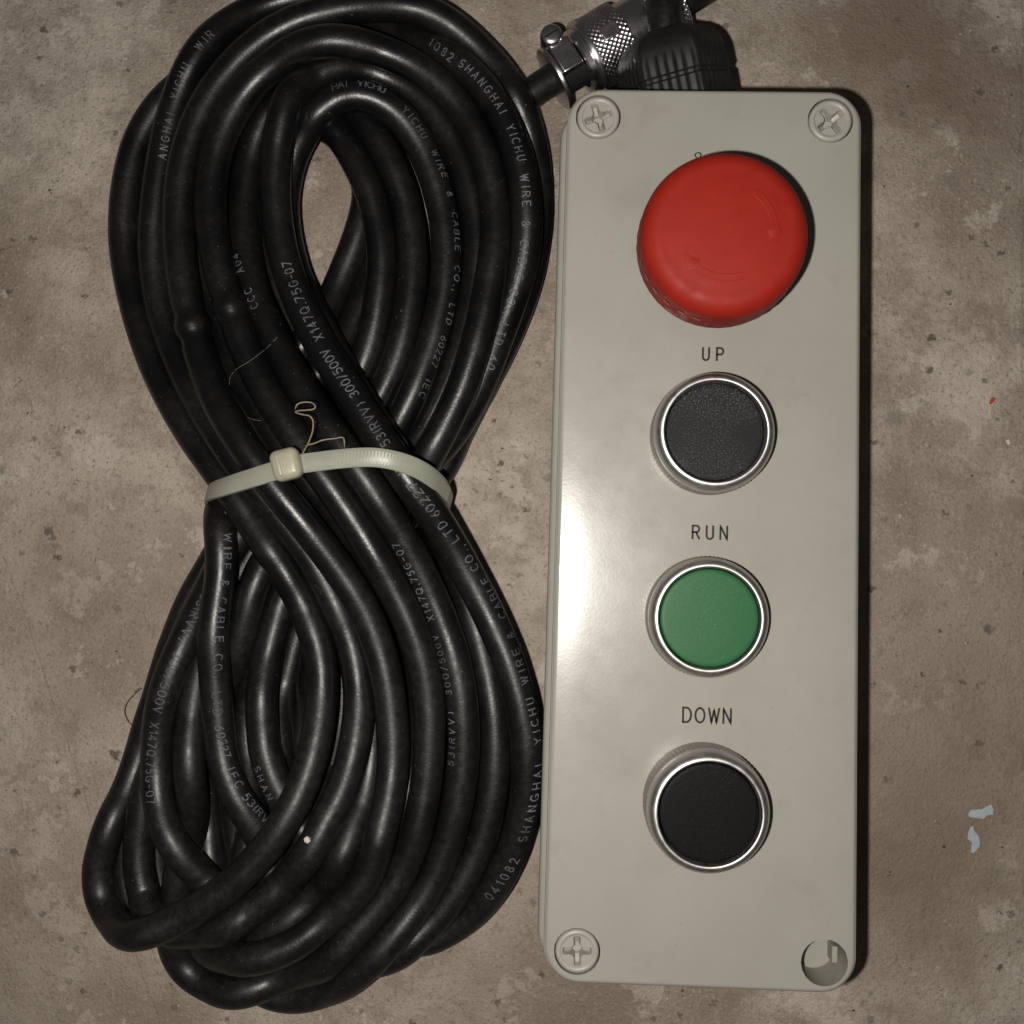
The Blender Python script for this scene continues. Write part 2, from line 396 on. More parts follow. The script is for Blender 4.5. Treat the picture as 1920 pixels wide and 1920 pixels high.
def screw_post():
    # raised seat, bore and moulded rib that show inside the empty screw hole
    x,y=HOLE
    V,F=lathe([(5.55,38.52),(5.5,39.3),(5.25,39.45),(5.0,39.2),(4.9,38.55)],(x,y,0),n=64,cap_end=False); mesh_obj('screw_seat',V,F,M_RECESS,BOX,True,60)
    V,F=lathe([(2.3,38.56),(1.9,38.57)],(x-.4,y+.3,0),n=40,cap_end=True); mesh_obj('screw_bore',V,F,M_DARK,BOX,True)
    v,f=box((x+4.5,y-.6,43.0),(1.5,4.2,9)); bevel_obj(mesh_obj('rib',v,f,M_RECESS,BOX,False),.3)
screw_post()

# ---- stroke lettering -------------------------------------------------------
def arc(cx,cy,rx,ry,a0,a1,n=8): return [(cx+rx*math.cos(math.radians(a0+(a1-a0)*k/n)),cy+ry*math.sin(math.radians(a0+(a1-a0)*k/n))) for k in range(n+1)]
G={
'A':[[(0,0),(.33,1),(.66,0)],[(.13,.36),(.53,.36)]],
'B':[[(0,0),(0,1),(.32,1)]+arc(.34,.76,.24,.24,90,-90)+[(0,.52)],[(.34,.52)]+arc(.36,.26,.26,.26,90,-90)+[(0,0)]],
'C':[arc(.36,.5,.36,.5,48,312,14)],
'D':[[(0,0),(0,1),(.25,1)]+arc(.25,.5,.38,.5,90,-90,12)+[(0,0)]],
'E':[[(.55,1),(0,1),(0,0),(.56,0)],[(0,.52),(.48,.52)]],
'G':[arc(.36,.5,.36,.5,48,345,14)+[(.70,.44),(.42,.44)]],
'H':[[(0,0),(0,1)],[(.6,0),(.6,1)],[(0,.52),(.6,.52)]],
'I':[[(.1,0),(.1,1)]],
'L':[[(0,1),(0,0),(.52,0)]],
'N':[[(0,0),(0,1),(.58,0),(.58,1)]],
'O':[arc(.36,.5,.36,.5,90,450,20)],
'P':[[(0,0),(0,1),(.3,1)]+arc(.32,.74,.26,.26,90,-90)+[(0,.48)]],
'Q':[arc(.36,.5,.36,.5,90,450,20),[(.42,.25),(.72,-.06)]],
'R':[[(0,0),(0,1),(.3,1)]+arc(.32,.75,.25,.25,90,-90)+[(0,.50)],[(.30,.50),(.58,0)]],
'S':[arc(.29,.75,.26,.25,40,270,9)+arc(.29,.25,.28,.25,90,-140,9)],
'T':[[(.3,0),(.3,1)],[(0,1),(.6,1)]],
'U':[[(0,1),(0,.28)]+arc(.28,.28,.28,.28,180,360,10)+[(.56,1)]],
'V':[[(0,1),(.32,0),(.64,1)]],
'W':[[(0,1),(.2,0),(.4,.9),(.6,0),(.8,1)]],
'X':[[(0,0),(.6,1)],[(0,1),(.6,0)]],
'Y':[[(0,1),(.31,.5),(.62,1)],[(.31,.5),(.31,0)]],
'0':[arc(.29,.5,.29,.5,90,450,18)],
'1':[[(.08,.8),(.28,1),(.28,0)]],
'2':[arc(.28,.72,.26,.28,160,-35,10)+[(0,0),(.56,0)]],
'3':[arc(.26,.76,.24,.24,150,-85,8)+arc(.26,.26,.28,.26,85,-150,9)],
'4':[[(.42,0),(.42,1),(0,.28),(.58,.28)]],
'5':[[(.5,1),(.08,1),(.04,.56)]+arc(.26,.31,.28,.31,120,-140,10)],
'6':[[(.46,.98),(.14,.60)]+arc(.28,.29,.27,.29,150,-210,16)],
'7':[[(0,1),(.55,1),(.18,0)]],
'8':[arc(.28,.76,.22,.24,90,450,14),arc(.28,.27,.27,.27,90,450,14)],
'&':[[(.64,0),(.12,.66)]+arc(.29,.8,.17,.2,200,-30,8)+[(.06,.36)]+arc(.26,.22,.23,.22,150,300,8)+[(.64,.42)]],
'(':[arc(.36,.5,.28,.62,130,230,8)],
')':[arc(0,.5,.28,.62,50,-50,8)],
'.':[[(.1,0),(.1,.1)]],
',':[[(.12,.1),(.04,-.16)]],
'/':[[(0,-.05),(.42,1.05)]],
'-':[[(.04,.45),(.4,.45)]],
'\u00b7':[]}
def ribbon(pl,w):
    """flat stroke along polyline pl (2D), width w -> verts, quads"""
    Q=[np.array(pl[0],float)]
    for q in pl[1:]:
        q=np.array(q,float); L=np.linalg.norm(q-Q[-1])
        if L<1e-6: continue
        m=max(1,int(math.ceil(L/.45))); a=Q[-1]
        for k in range(1,m+1): Q.append(a+(q-a)*k/m)
    P=np.array(Q); n=len(P)
    if n<2: return [],[]
    T=np.diff(P,axis=0); T/=np.maximum(1e-9,np.linalg.norm(T,axis=1))[:,None]
    VV=[];FF=[]
    for i in range(n):
        if i==0: t=T[0]; e=P[0]-t*w*.3; nn=np.array((-t[1],t[0])); k=1
        elif i==n-1: t=T[-1]; e=P[-1]+t*w*.3; nn=np.array((-t[1],t[0])); k=1
        else:
            a,b=np.array((-T[i-1][1],T[i-1][0])),np.array((-T[i][1],T[i][0])); nn=a+b; l=np.linalg.norm(nn)
            nn=a if l<.2 else nn/l; k=1/max(.45,abs(np.dot(nn,a))); e=P[i]
        VV+=[e+nn*w/2*k,e-nn*w/2*k]
    FF=[(2*i,2*i+1,2*i+3,2*i+2) for i in range(n-1)]
    return VV,FF
def letters(text,height,length,w,aspect=1.0,cap=.6):
    """strokes of a word laid out from x=0 to x=length"""
    wid=[max([p[0] for st in G[c] for p in st]+[.1]) for c in text]
    tot=sum(wid)*height*aspect; n=len(text)
    sp=(length-tot)/max(1,n-1) if n>1 else 0
    if sp<.08*height and n>1:
        aspect=aspect*max(.3,(length-(n-1)*.16*height)/(sum(wid)*height*aspect)); sp=.16*height
    x=0;V=[];F=[]
    if sp>cap*height: x=(sp-cap*height)*(n-1)/2; sp=cap*height
    for c,wd in zip(text,wid):
        for st in G[c]:
            v,f=ribbon([(p[0]*height*aspect,p[1]*height) for p in st],w)
            b=len(V); V+=[(q[0]+x,q[1]) for q in v]; F+=[tuple(i+b for i in ff) for ff in f]
        x+=wd*height*aspect+sp
    return V,F
for text,(u,v),width,h in (('UP',(1337,664),38,3.15),('RUN',(1331,998.5),64,3.3),('DOWN',(1325.5,1341.5),88,3.6)):
    c=at(u,v,LID_Z); px=7.38
    V,F=letters(text,h,width/px,.52,.88,9)
    mesh_obj('printed_'+text.lower()+'_label',[(c[0]-width/px/2+a,c[1]-h/2+b,LID_Z+.03) for a,b in V],F,M_INK,BOX,False)

# ---- push buttons -----------------------------------------------------------
def push_button(name,x,y,capmat,ztop,cap_z,labelled):
    p=bpy.data.objects.new('push_button',None); p.empty_display_size=.01; p.location=(x*S,y*S,LID_Z*S); COL.objects.link(p); p.parent=BOX; p.matrix_parent_inverse=BOX.matrix_basis.inverted()
    p['label']=labelled
    bpy.context.view_layer.update()
    def child(nm,V,F,m,sh=35):
        o=mesh_obj(nm,[np.array(v)-np.array((x,y,LID_Z)) for v in V],F,m,None,True,sh); o.parent=p; return o
    c=(x,y,0)
    def fine(r,h,a): return r+(.10*math.sin(a*90) if 55.6<h<ztop-5.2 else 0)
    V,F=lathe([(14.9,55.02),(14.95,55.6),(14.95,ztop-6.2),(14.75,ztop-5.4),(14.2,ztop-5.0)],c,n=360,cap_end=False,wob=fine); child('collar',V,F,M_STEELSIDE)
    pr=[(14.25,ztop-5.0),(14.62,ztop-4.7)]
    for k in range(0,15):
        a=math.radians(90*k/14); pr.append((12.75+1.95*math.cos(a), ztop-3.4+3.4*math.sin(a)))
    pr+=[(12.5,ztop-.04),(12.36,ztop-.2),(12.28,ztop-.7),(12.25,ztop-1.6),(12.25,ztop-6)]
    V,F=lathe(pr,c,n=128,cap_end=False); child('bezel',V,F,M_CHROME,60)
    V,F=lathe([(11.95,ztop-8),(11.95,cap_z-.45),(11.8,cap_z-.15),(11.5,cap_z),(10.8,cap_z+.04),(6,cap_z+.08),(.2,cap_z+.09)],c,n=96); child('cap',V,F,capmat,50)
    V,F=lathe([(12.3,ztop-5.6),(11.7,ztop-5.6)],c,n=64,cap_end=False); child('gap_ring',V,F,M_DARK)
push_button('UP',39.3,31.3,M_BLACKBTN,67.2,65.3,'dusty black push button below the word UP')
push_button('RUN',39.0,-14.1,M_GREEN,65.4,64.2,'green push button below the word RUN')
push_button('DOWN',39.45,-60.5,M_BLACKBTN2,68.2,66.8,'clean black push button below the word DOWN')

# ---- emergency stop knob ----------------------------------------------------
def estop():
    cx,cy=at(1364,430,83.5)[:2]
    p=bpy.data.objects.new('emergency_stop_knob',None); p.empty_display_size=.01; p.location=(cx*S,cy*S,LID_Z*S); COL.objects.link(p); p.parent=BOX; p.matrix_parent_inverse=BOX.matrix_basis.inverted()
    p['label']='red mushroom emergency stop knob'
    def child(nm,V,F,m,sh=None):
        o=mesh_obj(nm,[np.array(v)-np.array((cx,cy,LID_Z)) for v in V],F,m,None,True,sh); o.parent=p; return o
    c=(cx,cy,0)
    V,F=lathe([(14.5,55.02),(14.8,55.5),(14.8,59),(13.5,60),(12.2,60.2),(12.2,70)],c,n=96,cap_end=False); child('collar',V,F,M_NYLONBLACK,40)
    def grip(r,h,a):
        k=max(0,1-abs(h-71.5)/5.0) if r>17 else 0
        return r+ .11*k*math.sin(a*44)
    pr=[(12,66.4),(16.5,66.0),(18.4,66.2),(19.2,66.8),(19.55,67.8),(19.7,69.5),(19.75,72.0),(19.7,75.0),(19.55,77.6)]
    for k in range(1,17):
        a=math.radians(90*k/16); pr.append((14.6+4.95*math.cos(a)**.9,77.6+4.75*math.sin(a)))
    pr+=[(13.0,82.55),(11.5,82.75),(9,82.95),(6,83.08),(3,83.15),(.3,83.17)]
    V,F=lathe(pr,c,n=264,wob=grip); child('cap',V,F,M_RED,60)
    def ztop(r): return float(np.interp(r,[.3,3,6,9,11.5,12.8],[83.17,83.15,83.08,82.95,82.75,82.57]))
    for a0,a1 in ((-62,-152),(62,-18)):
        V=[];F=[];n=26
        for k in range(n+1):
            a=math.radians(a0+(a1-a0)*k/n); w=1.05 if k<n-6 else 2.1*(n-k)/6
            if k<3: w=1.05*(k+.3)/3.3
            for (rr,dz) in ((11.0-w,-.1),(11.0-w*.7,.10),(11.0+w*.7,.10),(11.0+w,-.1)):
                V.append((cx+rr*math.cos(a),cy+rr*math.sin(a),ztop(rr)+dz))
        for k in range(n):
            for j in range(3): F.append((k*4+j,k*4+j+1,(k+1)*4+j+1,(k+1)*4+j))
        child('turn_arrow',V,F,M_RED,30)
    # pale rubbed dashes on the grip
    for a in (-163,-152,-141,-130,-118,-106):
        V=[];F=[]
        for k in range(4):
            aa=math.radians(a+k*1.6-2.4)
            for h in (74.6,75.6): V.append((cx+19.86*math.cos(aa),cy+19.86*math.sin(aa),h+.2*math.sin(k*2)))
        F=[(2*k,2*k+2,2*k+3,2*k+1) for k in range(3)]
        child('rubbed_mark',V,F,M_WEAR)
estop()

# ---- cable gland in the top wall -------------------------------------------
def axis_frame(d, up=(0,0,1)):
    d=np.array(d,float); d/=np.linalg.norm(d); x=np.cross(up,d); x/=np.linalg.norm(x); y=np.cross(d,x); return np.stack([x,y,d],1)
def gland():
    p=bpy.data.objects.new('cable_gland',None); p.empty_display_size=.01; p.location=(33*S,122*S,26*S); COL.objects.link(p); p.parent=BOX; p.matrix_parent_inverse=BOX.matrix_basis.inverted()
    p['label']='black nylon cable gland on the box end'
    def child(nm,V,F,m,sh=30,bev=None):
        o=mesh_obj(nm,[np.array(v)-np.array((33,122,26)) for v in V],F,m,None,True,sh); o.parent=p
        if bev: bevel_obj(o,bev,3)
        return o
    A=axis_frame((-.26,1,.22)); c=(35.3,121.3,25.0)
    V,F=lathe([(15.2,-1),(16.2,-.4),(16.2,2.6),(15.4,3.4),(14.2,3.5),(14.0,5.5)],c,n=64,axis=A,cap_end=True); child('flange',V,F,M_NYLONBLACK)
    rot=math.radians(17)
    def hexw(r,h,a):
        q=((a-rot+math.pi/6)%(math.pi/3))-math.pi/6
        rr=min(r*.885/math.cos(q), r)
        if 7<h<20: rr-=.35*max(0,math.sin(a*36))**3+ (.5 if abs(h-13.5)<.5 else 0)
        return rr
    pr=[(14.29,5.2),(15.32,5.8),(15.60,7),(15.60,8),(15.60,10),(15.60,12.6),(15.60,13.1),(15.60,13.9),(15.60,14.4),(15.60,17),(15.51,19),(15.13,21),(14.29,23.2),(12.78,25.2),(10.72,26.7),(8.46,27.4)]
    V,F=lathe(pr,c,n=288,axis=A,cap_start=True,wob=hexw); child('dome_nut',V,F,M_NYLONBLACK,28)
    P=catmull([np.array(c)+A@np.array(q) for q in ((0,0,22),(-1,-1,33),(-4,-6,47),(-9,-13,62),(-14,-18,84))],10)
    V,F=tube(P,4.9,20); child('lead',V,F,M_PVC,40)
gland()
# centre line of the cable, tenths of a millimetre
CABLE=[(-644,224,178),(-629,260,164),(-610,298,154),(-587,337,145),(-562,376,138),(-536,418,135),(-512,462,134),(-491,509,134),(-473,557,134),(-458,607,135),(-447,657,135),(-439,709,134),
(-433,761,133),(-430,812,132),(-430,864,130),(-433,914,127),(-440,963,125),(-451,1010,125),(-463,1055,128),(-479,1099,132),(-498,1142,135),(-519,1184,135),(-543,1224,135),(-569,1263,134),
(-597,1301,132),(-628,1339,132),(-664,1374,126),(-701,1410,126),(-742,1442,127),(-787,1470,121),(-837,1492,109),(-890,1506,92),(-944,1508,72),(-996,1502,56),(-1046,1489,47),(-1094,1469,46),
(-1139,1444,46),(-1180,1414,46),(-1217,1379,46),(-1249,1340,46),(-1276,1297,46),(-1298,1251,46),(-1314,1202,46),(-1324,1152,46),(-1331,1101,46),(-1335,1049,46),(-1335,997,47),(-1333,946,47),
(-1327,896,49),(-1317,846,54),(-1304,797,61),(-1289,748,68),(-1272,701,77),(-1253,654,86),(-1233,608,95),(-1211,563,105),(-1188,519,116),(-1163,477,128),(-1137,437,142),(-1110,397,155),
(-1082,359,167),(-1053,321,179),(-1022,284,190),(-990,247,200),(-957,208,209),(-925,168,216),(-893,125,222),(-862,82,226),(-830,39,234),(-798,-4,240),(-769,-46,229),(-743,-89,220),
(-719,-133,209),(-697,-178,205),(-676,-224,210),(-659,-272,210),(-648,-321,209),(-642,-371,214),(-640,-421,223),(-641,-471,234),(-645,-521,247),(-652,-571,260),(-663,-620,272),(-678,-668,283),
(-697,-715,293),(-721,-760,300),(-748,-804,301),(-779,-845,299),(-813,-883,297),(-848,-918,294),(-884,-950,290),(-920,-978,286),(-956,-1004,280),(-992,-1026,273),(-1028,-1047,271),(-1065,-1064,273),
(-1106,-1080,271),(-1151,-1092,251),(-1194,-1096,211),(-1232,-1087,168),(-1265,-1066,139),(-1290,-1033,123),(-1302,-991,118),(-1303,-944,120),(-1293,-895,125),(-1279,-845,129),(-1265,-796,116),(-1252,-753,87),
(-1240,-709,67),(-1229,-663,54),(-1218,-615,47),(-1206,-566,47),(-1193,-516,46),(-1178,-466,46),(-1165,-416,46),(-1151,-364,47),(-1134,-314,55),(-1113,-264,67),(-1093,-215,75),(-1074,-167,75),
(-1054,-120,67),(-1032,-73,55),(-1010,-27,48),(-986,19,47),(-959,63,46),(-925,103,46),(-885,136,46),(-841,165,47),(-801,196,58),(-767,232,77),(-735,269,87),(-704,307,90),
(-676,347,92),(-650,390,98),(-626,434,105),(-603,479,112),(-582,525,118),(-563,572,124),(-548,621,128),(-537,671,131),(-529,722,134),(-524,773,136),(-521,823,137),(-521,873,137),
(-526,921,137),(-534,968,137),(-545,1013,139),(-559,1057,142),(-577,1099,143),(-599,1140,140),(-622,1180,136),(-648,1219,133),(-676,1257,130),(-707,1292,129),(-742,1319,133),(-782,1333,133),
(-822,1332,132),(-858,1314,134),(-885,1283,135),(-903,1245,132),(-917,1205,127),(-927,1161,124),(-934,1115,125),(-937,1068,127),(-937,1019,131),(-934,969,139),(-929,920,148),(-921,870,158),
(-909,822,169),(-894,774,181),(-876,729,194),(-855,685,206),(-831,641,220),(-806,598,235),(-780,555,250),(-753,513,265),(-724,471,280),(-695,430,293),(-664,390,305),(-633,350,317),
(-601,309,328),(-569,268,334),(-538,226,333),(-507,184,328),(-478,141,318),(-451,99,302),(-425,56,284),(-401,12,268),(-377,-33,252),(-354,-79,239),(-333,-126,228),(-312,-174,221),
(-293,-222,216),(-275,-271,215),(-261,-322,216),(-249,-372,215),(-241,-424,213),(-236,-475,210),(-233,-527,205),(-234,-578,200),(-238,-630,195),(-244,-681,190),(-252,-732,185),(-262,-782,180),
(-274,-831,175),(-290,-878,170),(-307,-923,167),(-328,-964,167),(-352,-1003,170),(-377,-1038,177),(-404,-1073,186),(-433,-1109,192),(-465,-1146,194),(-500,-1184,181),(-538,-1222,162),(-578,-1257,131),
(-621,-1285,96),(-668,-1309,73),(-717,-1323,59),(-766,-1325,51),(-812,-1315,47),(-851,-1291,46),(-880,-1254,48),(-902,-1212,63),(-911,-1165,87),(-910,-1108,115),(-906,-1052,119),(-894,-998,117),
(-877,-947,128),(-866,-900,124),(-859,-854,113),(-856,-807,106),(-857,-759,111),(-860,-709,118),(-864,-659,124),(-869,-608,128),(-874,-557,127),(-874,-507,122),(-869,-456,117),(-864,-406,98),
(-862,-357,76),(-858,-307,68),(-848,-257,63),(-833,-209,58),(-813,-162,53),(-785,-119,47),(-750,-82,47),(-714,-45,46),(-677,-11,47),(-638,21,49),(-599,56,69),(-557,89,85),
(-515,117,102),(-465,136,137),(-426,171,178),(-396,215,188),(-369,257,204),(-345,300,218),(-322,344,222),(-300,390,223),(-280,436,224),(-261,484,226),(-246,533,228),(-232,582,229),
(-220,633,229),(-209,683,228),(-201,734,226),(-193,786,223),(-187,838,220),(-183,890,215),(-182,942,210),(-185,995,206),(-192,1047,203),(-203,1097,202),(-218,1147,202),(-237,1195,203),
(-260,1240,204),(-287,1283,205),(-319,1322,208),(-355,1357,212),(-394,1388,216),(-436,1412,221),(-481,1431,229),(-527,1444,240),(-574,1451,257),(-623,1454,273),(-674,1452,280),(-726,1443,276),
(-776,1429,263),(-821,1406,247),(-863,1379,236),(-901,1346,229),(-932,1308,224),(-958,1265,221),(-979,1219,219),(-995,1171,219),(-1006,1121,219),(-1011,1070,220),(-1012,1019,223),(-1009,968,227),
(-1002,917,231),(-991,866,236),(-978,816,242),(-963,766,248),(-944,718,255),(-924,669,263),(-904,621,270),(-883,573,276),(-861,527,282),(-836,482,288),(-809,438,296),(-781,396,304),
(-750,354,312),(-719,312,318),(-686,271,324),(-654,230,329),(-622,189,327),(-591,147,322),(-561,105,317),(-533,62,308),(-506,19,301),(-480,-25,293),(-455,-69,281),(-432,-114,271),
(-409,-159,263),(-388,-206,256),(-370,-254,249),(-355,-303,243),(-343,-354,237),(-336,-405,232),(-331,-457,229),(-329,-509,226),(-330,-561,223),(-332,-612,221),(-337,-663,218),(-344,-714,217),
(-353,-764,215),(-366,-814,209),(-383,-862,202),(-402,-909,197),(-425,-953,194),(-453,-992,193),(-482,-1029,194),(-512,-1064,197),(-543,-1100,199),(-574,-1137,198),(-609,-1175,186),(-652,-1202,156),
(-696,-1223,131),(-740,-1243,118),(-782,-1260,118),(-825,-1275,130),(-873,-1288,132),(-923,-1293,114),(-971,-1288,88),(-1014,-1273,76),(-1050,-1247,73),(-1073,-1210,79),(-1082,-1166,95),(-1080,-1117,109),
(-1073,-1060,114),(-1066,-1007,129),(-1059,-958,136),(-1048,-911,139),(-1036,-863,141),(-1024,-814,150),(-1016,-763,167),(-1012,-710,192),(-1014,-655,208),(-1019,-601,208),(-1024,-549,195),(-1026,-500,179),
(-1025,-450,167),(-1022,-400,155),(-1015,-351,141),(-1001,-304,127),(-978,-259,118),(-952,-217,111),(-923,-176,104),(-894,-136,98),(-865,-96,90),(-836,-57,80),(-803,-19,72),(-768,17,72),
(-729,50,79),(-689,83,80),(-651,115,60),(-611,143,47),(-565,167,46),(-522,195,46),(-490,234,46),(-459,276,48),(-427,316,64),(-395,355,82),(-367,397,97),(-342,441,107),
(-319,487,116),(-299,535,124),(-281,583,132),(-266,632,139),(-255,683,143),(-246,734,145),(-240,785,145),(-237,838,144),(-237,890,142),(-241,942,141),(-248,994,140),(-258,1046,140),
(-270,1096,139),(-286,1146,139),(-306,1193,138),(-330,1239,138),(-358,1280,137),(-389,1318,138),(-426,1352,139),(-466,1380,142),(-510,1401,148),(-555,1415,159),(-600,1420,176),(-644,1415,198),
(-687,1397,210),(-725,1370,218),(-759,1337,239),(-783,1295,256),(-798,1247,259),(-808,1198,253),(-816,1149,246),(-820,1099,242),(-821,1048,240),(-818,997,240),(-811,946,241),(-801,894,243),
(-788,844,247),(-771,795,254),(-752,748,264),(-730,702,277),(-707,657,286),(-682,613,295),(-656,569,304),(-628,527,312),(-600,484,320),(-571,442,327),(-542,399,334),(-512,357,341),
(-482,314,348),(-450,272,355),(-418,230,361),(-387,188,357),(-357,147,341),(-329,108,317),(-303,67,296),(-278,25,278),(-253,-18,264),(-228,-63,254),(-203,-108,248),(-179,-153,245),
(-155,-200,244),(-133,-247,244),(-112,-295,244),(-95,-344,243),(-79,-394,242),(-67,-445,240),(-57,-496,236),(-52,-547,231),(-50,-598,223),(-51,-649,214),(-56,-700,203),(-64,-749,190),
(-75,-798,175),(-88,-845,159),(-105,-891,142),(-125,-936,124),(-148,-978,105),(-175,-1019,86),(-206,-1056,69),(-242,-1089,56),(-281,-1117,48),(-324,-1140,47),(-372,-1150,46),(-423,-1147,46),
(-475,-1138,46),(-525,-1125,49),(-568,-1115,77),(-607,-1113,120),(-658,-1112,154),(-714,-1116,148),(-770,-1099,118),(-811,-1069,126),(-844,-1043,168),(-887,-1013,192),(-929,-983,196),(-964,-950,196),
(-994,-913,211),(-1025,-873,227),(-1055,-830,230),(-1082,-787,220),(-1100,-741,205),(-1112,-694,196),(-1118,-644,190),(-1119,-593,190),(-1116,-542,195),(-1110,-489,203),(-1100,-437,211),(-1086,-386,214),
(-1070,-336,210),(-1054,-287,199),(-1039,-239,183),(-1025,-192,163),(-1008,-147,145),(-991,-101,133),(-972,-55,126),(-950,-11,122),(-924,32,120),(-900,75,124),(-882,122,132),(-873,171,130),
(-866,220,115),(-851,266,95),(-830,310,83),(-807,355,79),(-782,399,81),(-756,442,90),(-728,483,110),(-696,525,130),(-665,570,121),(-641,615,97),(-619,662,81),(-600,711,71),
(-582,760,63),(-565,810,56),(-548,859,50),(-531,908,47),(-517,957,46),(-506,1008,46),(-501,1060,46),(-503,1113,46),(-514,1166,46),(-533,1216,46),(-559,1262,46),(-593,1303,46),
(-631,1340,46),(-675,1370,46),(-721,1394,46),(-764,1414,46),(-809,1427,46),(-856,1432,46),(-903,1428,46),(-948,1417,46),(-988,1394,47),(-1023,1362,47),(-1050,1322,49),(-1070,1277,52),
(-1083,1228,55),(-1091,1178,59),(-1095,1126,63),(-1095,1074,68),(-1094,1021,73),(-1090,968,80),(-1084,916,87),(-1073,866,94),(-1060,816,103),(-1044,769,113),(-1026,722,125),(-1006,675,137),
(-985,630,150),(-962,585,165),(-938,540,181),(-912,497,197),(-884,455,208),(-854,414,218),(-825,372,226),(-795,331,233),(-763,290,239),(-730,249,244),(-696,210,249),(-660,171,247),
(-625,134,239),(-592,94,234),(-562,54,222),(-532,13,214),(-503,-29,206),(-477,-71,190),(-452,-114,176),(-429,-158,165),(-408,-204,157),(-391,-252,150),(-377,-300,144),(-367,-350,140),
(-361,-401,136),(-358,-453,134),(-360,-504,133),(-364,-554,132),(-372,-603,132),(-382,-651,134),(-396,-695,141),(-414,-735,155),(-438,-770,174),(-467,-803,182),(-503,-831,178),(-539,-848,173),
(-581,-849,176),(-621,-838,195),(-661,-813,217),(-696,-779,217),(-722,-742,207),(-746,-701,208),(-770,-659,207),(-790,-615,202),(-806,-568,195),(-814,-520,190),(-819,-471,190),(-822,-420,184),
(-822,-371,169),(-819,-323,154),(-811,-274,145),(-801,-225,141),(-790,-176,140),(-774,-127,136),(-753,-81,134),(-725,-38,136),(-692,0,141),(-658,39,149),(-628,81,150),(-595,119,152),
(-560,156,158),(-521,189,151),(-477,212,127),(-434,228,114),(-395,249,115),(-359,278,124),(-327,313,132),(-297,352,135),(-270,395,138),(-246,440,140),(-224,488,144),(-204,537,148),
(-186,587,151),(-169,637,154),(-151,687,158),(-134,737,165),(-118,786,173),(-105,836,183),(-96,886,192),(-92,937,200),(-94,987,206),(-99,1038,210),(-107,1088,212),(-119,1138,213),
(-135,1188,213),(-155,1236,213),(-179,1283,211),(-207,1327,209),(-240,1369,205),(-277,1408,199),(-319,1441,190),(-364,1469,178),(-407,1496,158),(-447,1525,139),(-484,1553,125),(-520,1580,115),
(-556,1604,105),(-593,1628,94),(-633,1651,83),(-676,1670,74),(-723,1684,68),(-772,1690,66),(-821,1687,66),(-868,1676,68),(-914,1657,74),(-956,1632,84),(-993,1602,97),(-1028,1567,112),
(-1060,1528,127),(-1089,1486,135),(-1115,1441,135),(-1138,1396,129),(-1157,1349,123),(-1172,1301,119),(-1185,1251,117),(-1194,1201,115),(-1202,1149,114),(-1209,1097,112),(-1214,1045,110),(-1218,993,109),
(-1220,941,108),(-1218,889,109),(-1212,836,110),(-1203,785,112),(-1191,734,117),(-1175,684,124),(-1155,637,133),(-1133,591,145),(-1109,547,159),(-1084,505,174),(-1058,464,190),(-1031,425,205),
(-1005,386,219),(-977,350,233),(-949,313,246),(-920,277,257),(-890,239,264),(-858,202,268),(-824,163,267),(-791,124,262),(-758,84,256),(-726,43,248),(-697,2,236),(-669,-42,226),
(-644,-87,218),(-620,-133,214),(-598,-179,212),(-578,-227,205),(-561,-276,203),(-548,-325,206),(-539,-375,212),(-533,-425,222),(-532,-475,233),(-535,-525,245),(-542,-575,255),(-553,-624,261),
(-567,-670,267),(-586,-714,276),(-607,-757,287),(-627,-802,296),(-651,-847,295),(-681,-887,275),(-714,-924,262),(-747,-958,262),(-782,-988,257),(-817,-1015,258),(-853,-1044,267),(-895,-1069,255),
(-938,-1083,226),(-980,-1092,207),(-1021,-1099,194),(-1061,-1096,191),(-1103,-1077,182),(-1139,-1049,161),(-1160,-1013,138),(-1173,-971,133),(-1181,-924,132),(-1183,-875,131),(-1180,-826,132),(-1175,-775,132),
(-1169,-725,129),(-1159,-677,113),(-1147,-631,100),(-1135,-584,98),(-1124,-534,104),(-1112,-484,112),(-1096,-434,108),(-1074,-390,82),(-1053,-349,59),(-1036,-304,47),(-1020,-257,46),(-1002,-208,46),
(-980,-160,46),(-956,-112,46),(-931,-66,46),(-905,-21,46),(-876,22,47),(-844,62,62),(-810,99,97),(-770,134,124),(-720,153,133),(-674,168,126),(-631,188,111),(-592,216,103),
(-558,248,103),(-525,282,112),(-494,317,125),(-467,358,139),(-444,402,149),(-422,448,154),(-402,496,156),(-385,545,155),(-369,594,153),(-356,645,152),(-345,696,150),(-336,747,149),
(-330,799,149),(-328,851,148),(-329,902,148),(-334,954,148),(-343,1005,148),(-356,1054,150),(-371,1103,153),(-390,1150,157),(-412,1195,164),(-438,1236,174),(-470,1272,186),(-508,1299,199),
(-551,1316,212),(-596,1321,221),(-641,1313,221),(-681,1292,217),(-717,1263,209),(-748,1232,186),(-775,1196,167),(-796,1156,151),(-811,1110,139),(-819,1063,131),(-820,1013,127),(-815,963,126),
(-805,913,129),(-791,864,134),(-775,817,144),(-755,772,157),(-732,729,174),(-707,688,191),(-683,646,199),(-659,603,207),(-634,560,216),(-607,517,224),(-579,473,232),(-549,429,239),
(-520,385,244),(-490,341,249),(-460,297,256),(-431,252,268),(-401,207,272),(-371,164,253),(-348,125,219),(-327,85,190),(-308,42,168),(-289,-4,152),(-270,-51,142),(-252,-99,137),
(-235,-148,134),(-219,-197,134),(-203,-247,135),(-189,-297,136),(-175,-348,138),(-164,-399,140),(-155,-451,142),(-149,-502,142),(-146,-555,142),(-146,-607,141),(-149,-659,139),(-155,-710,136),
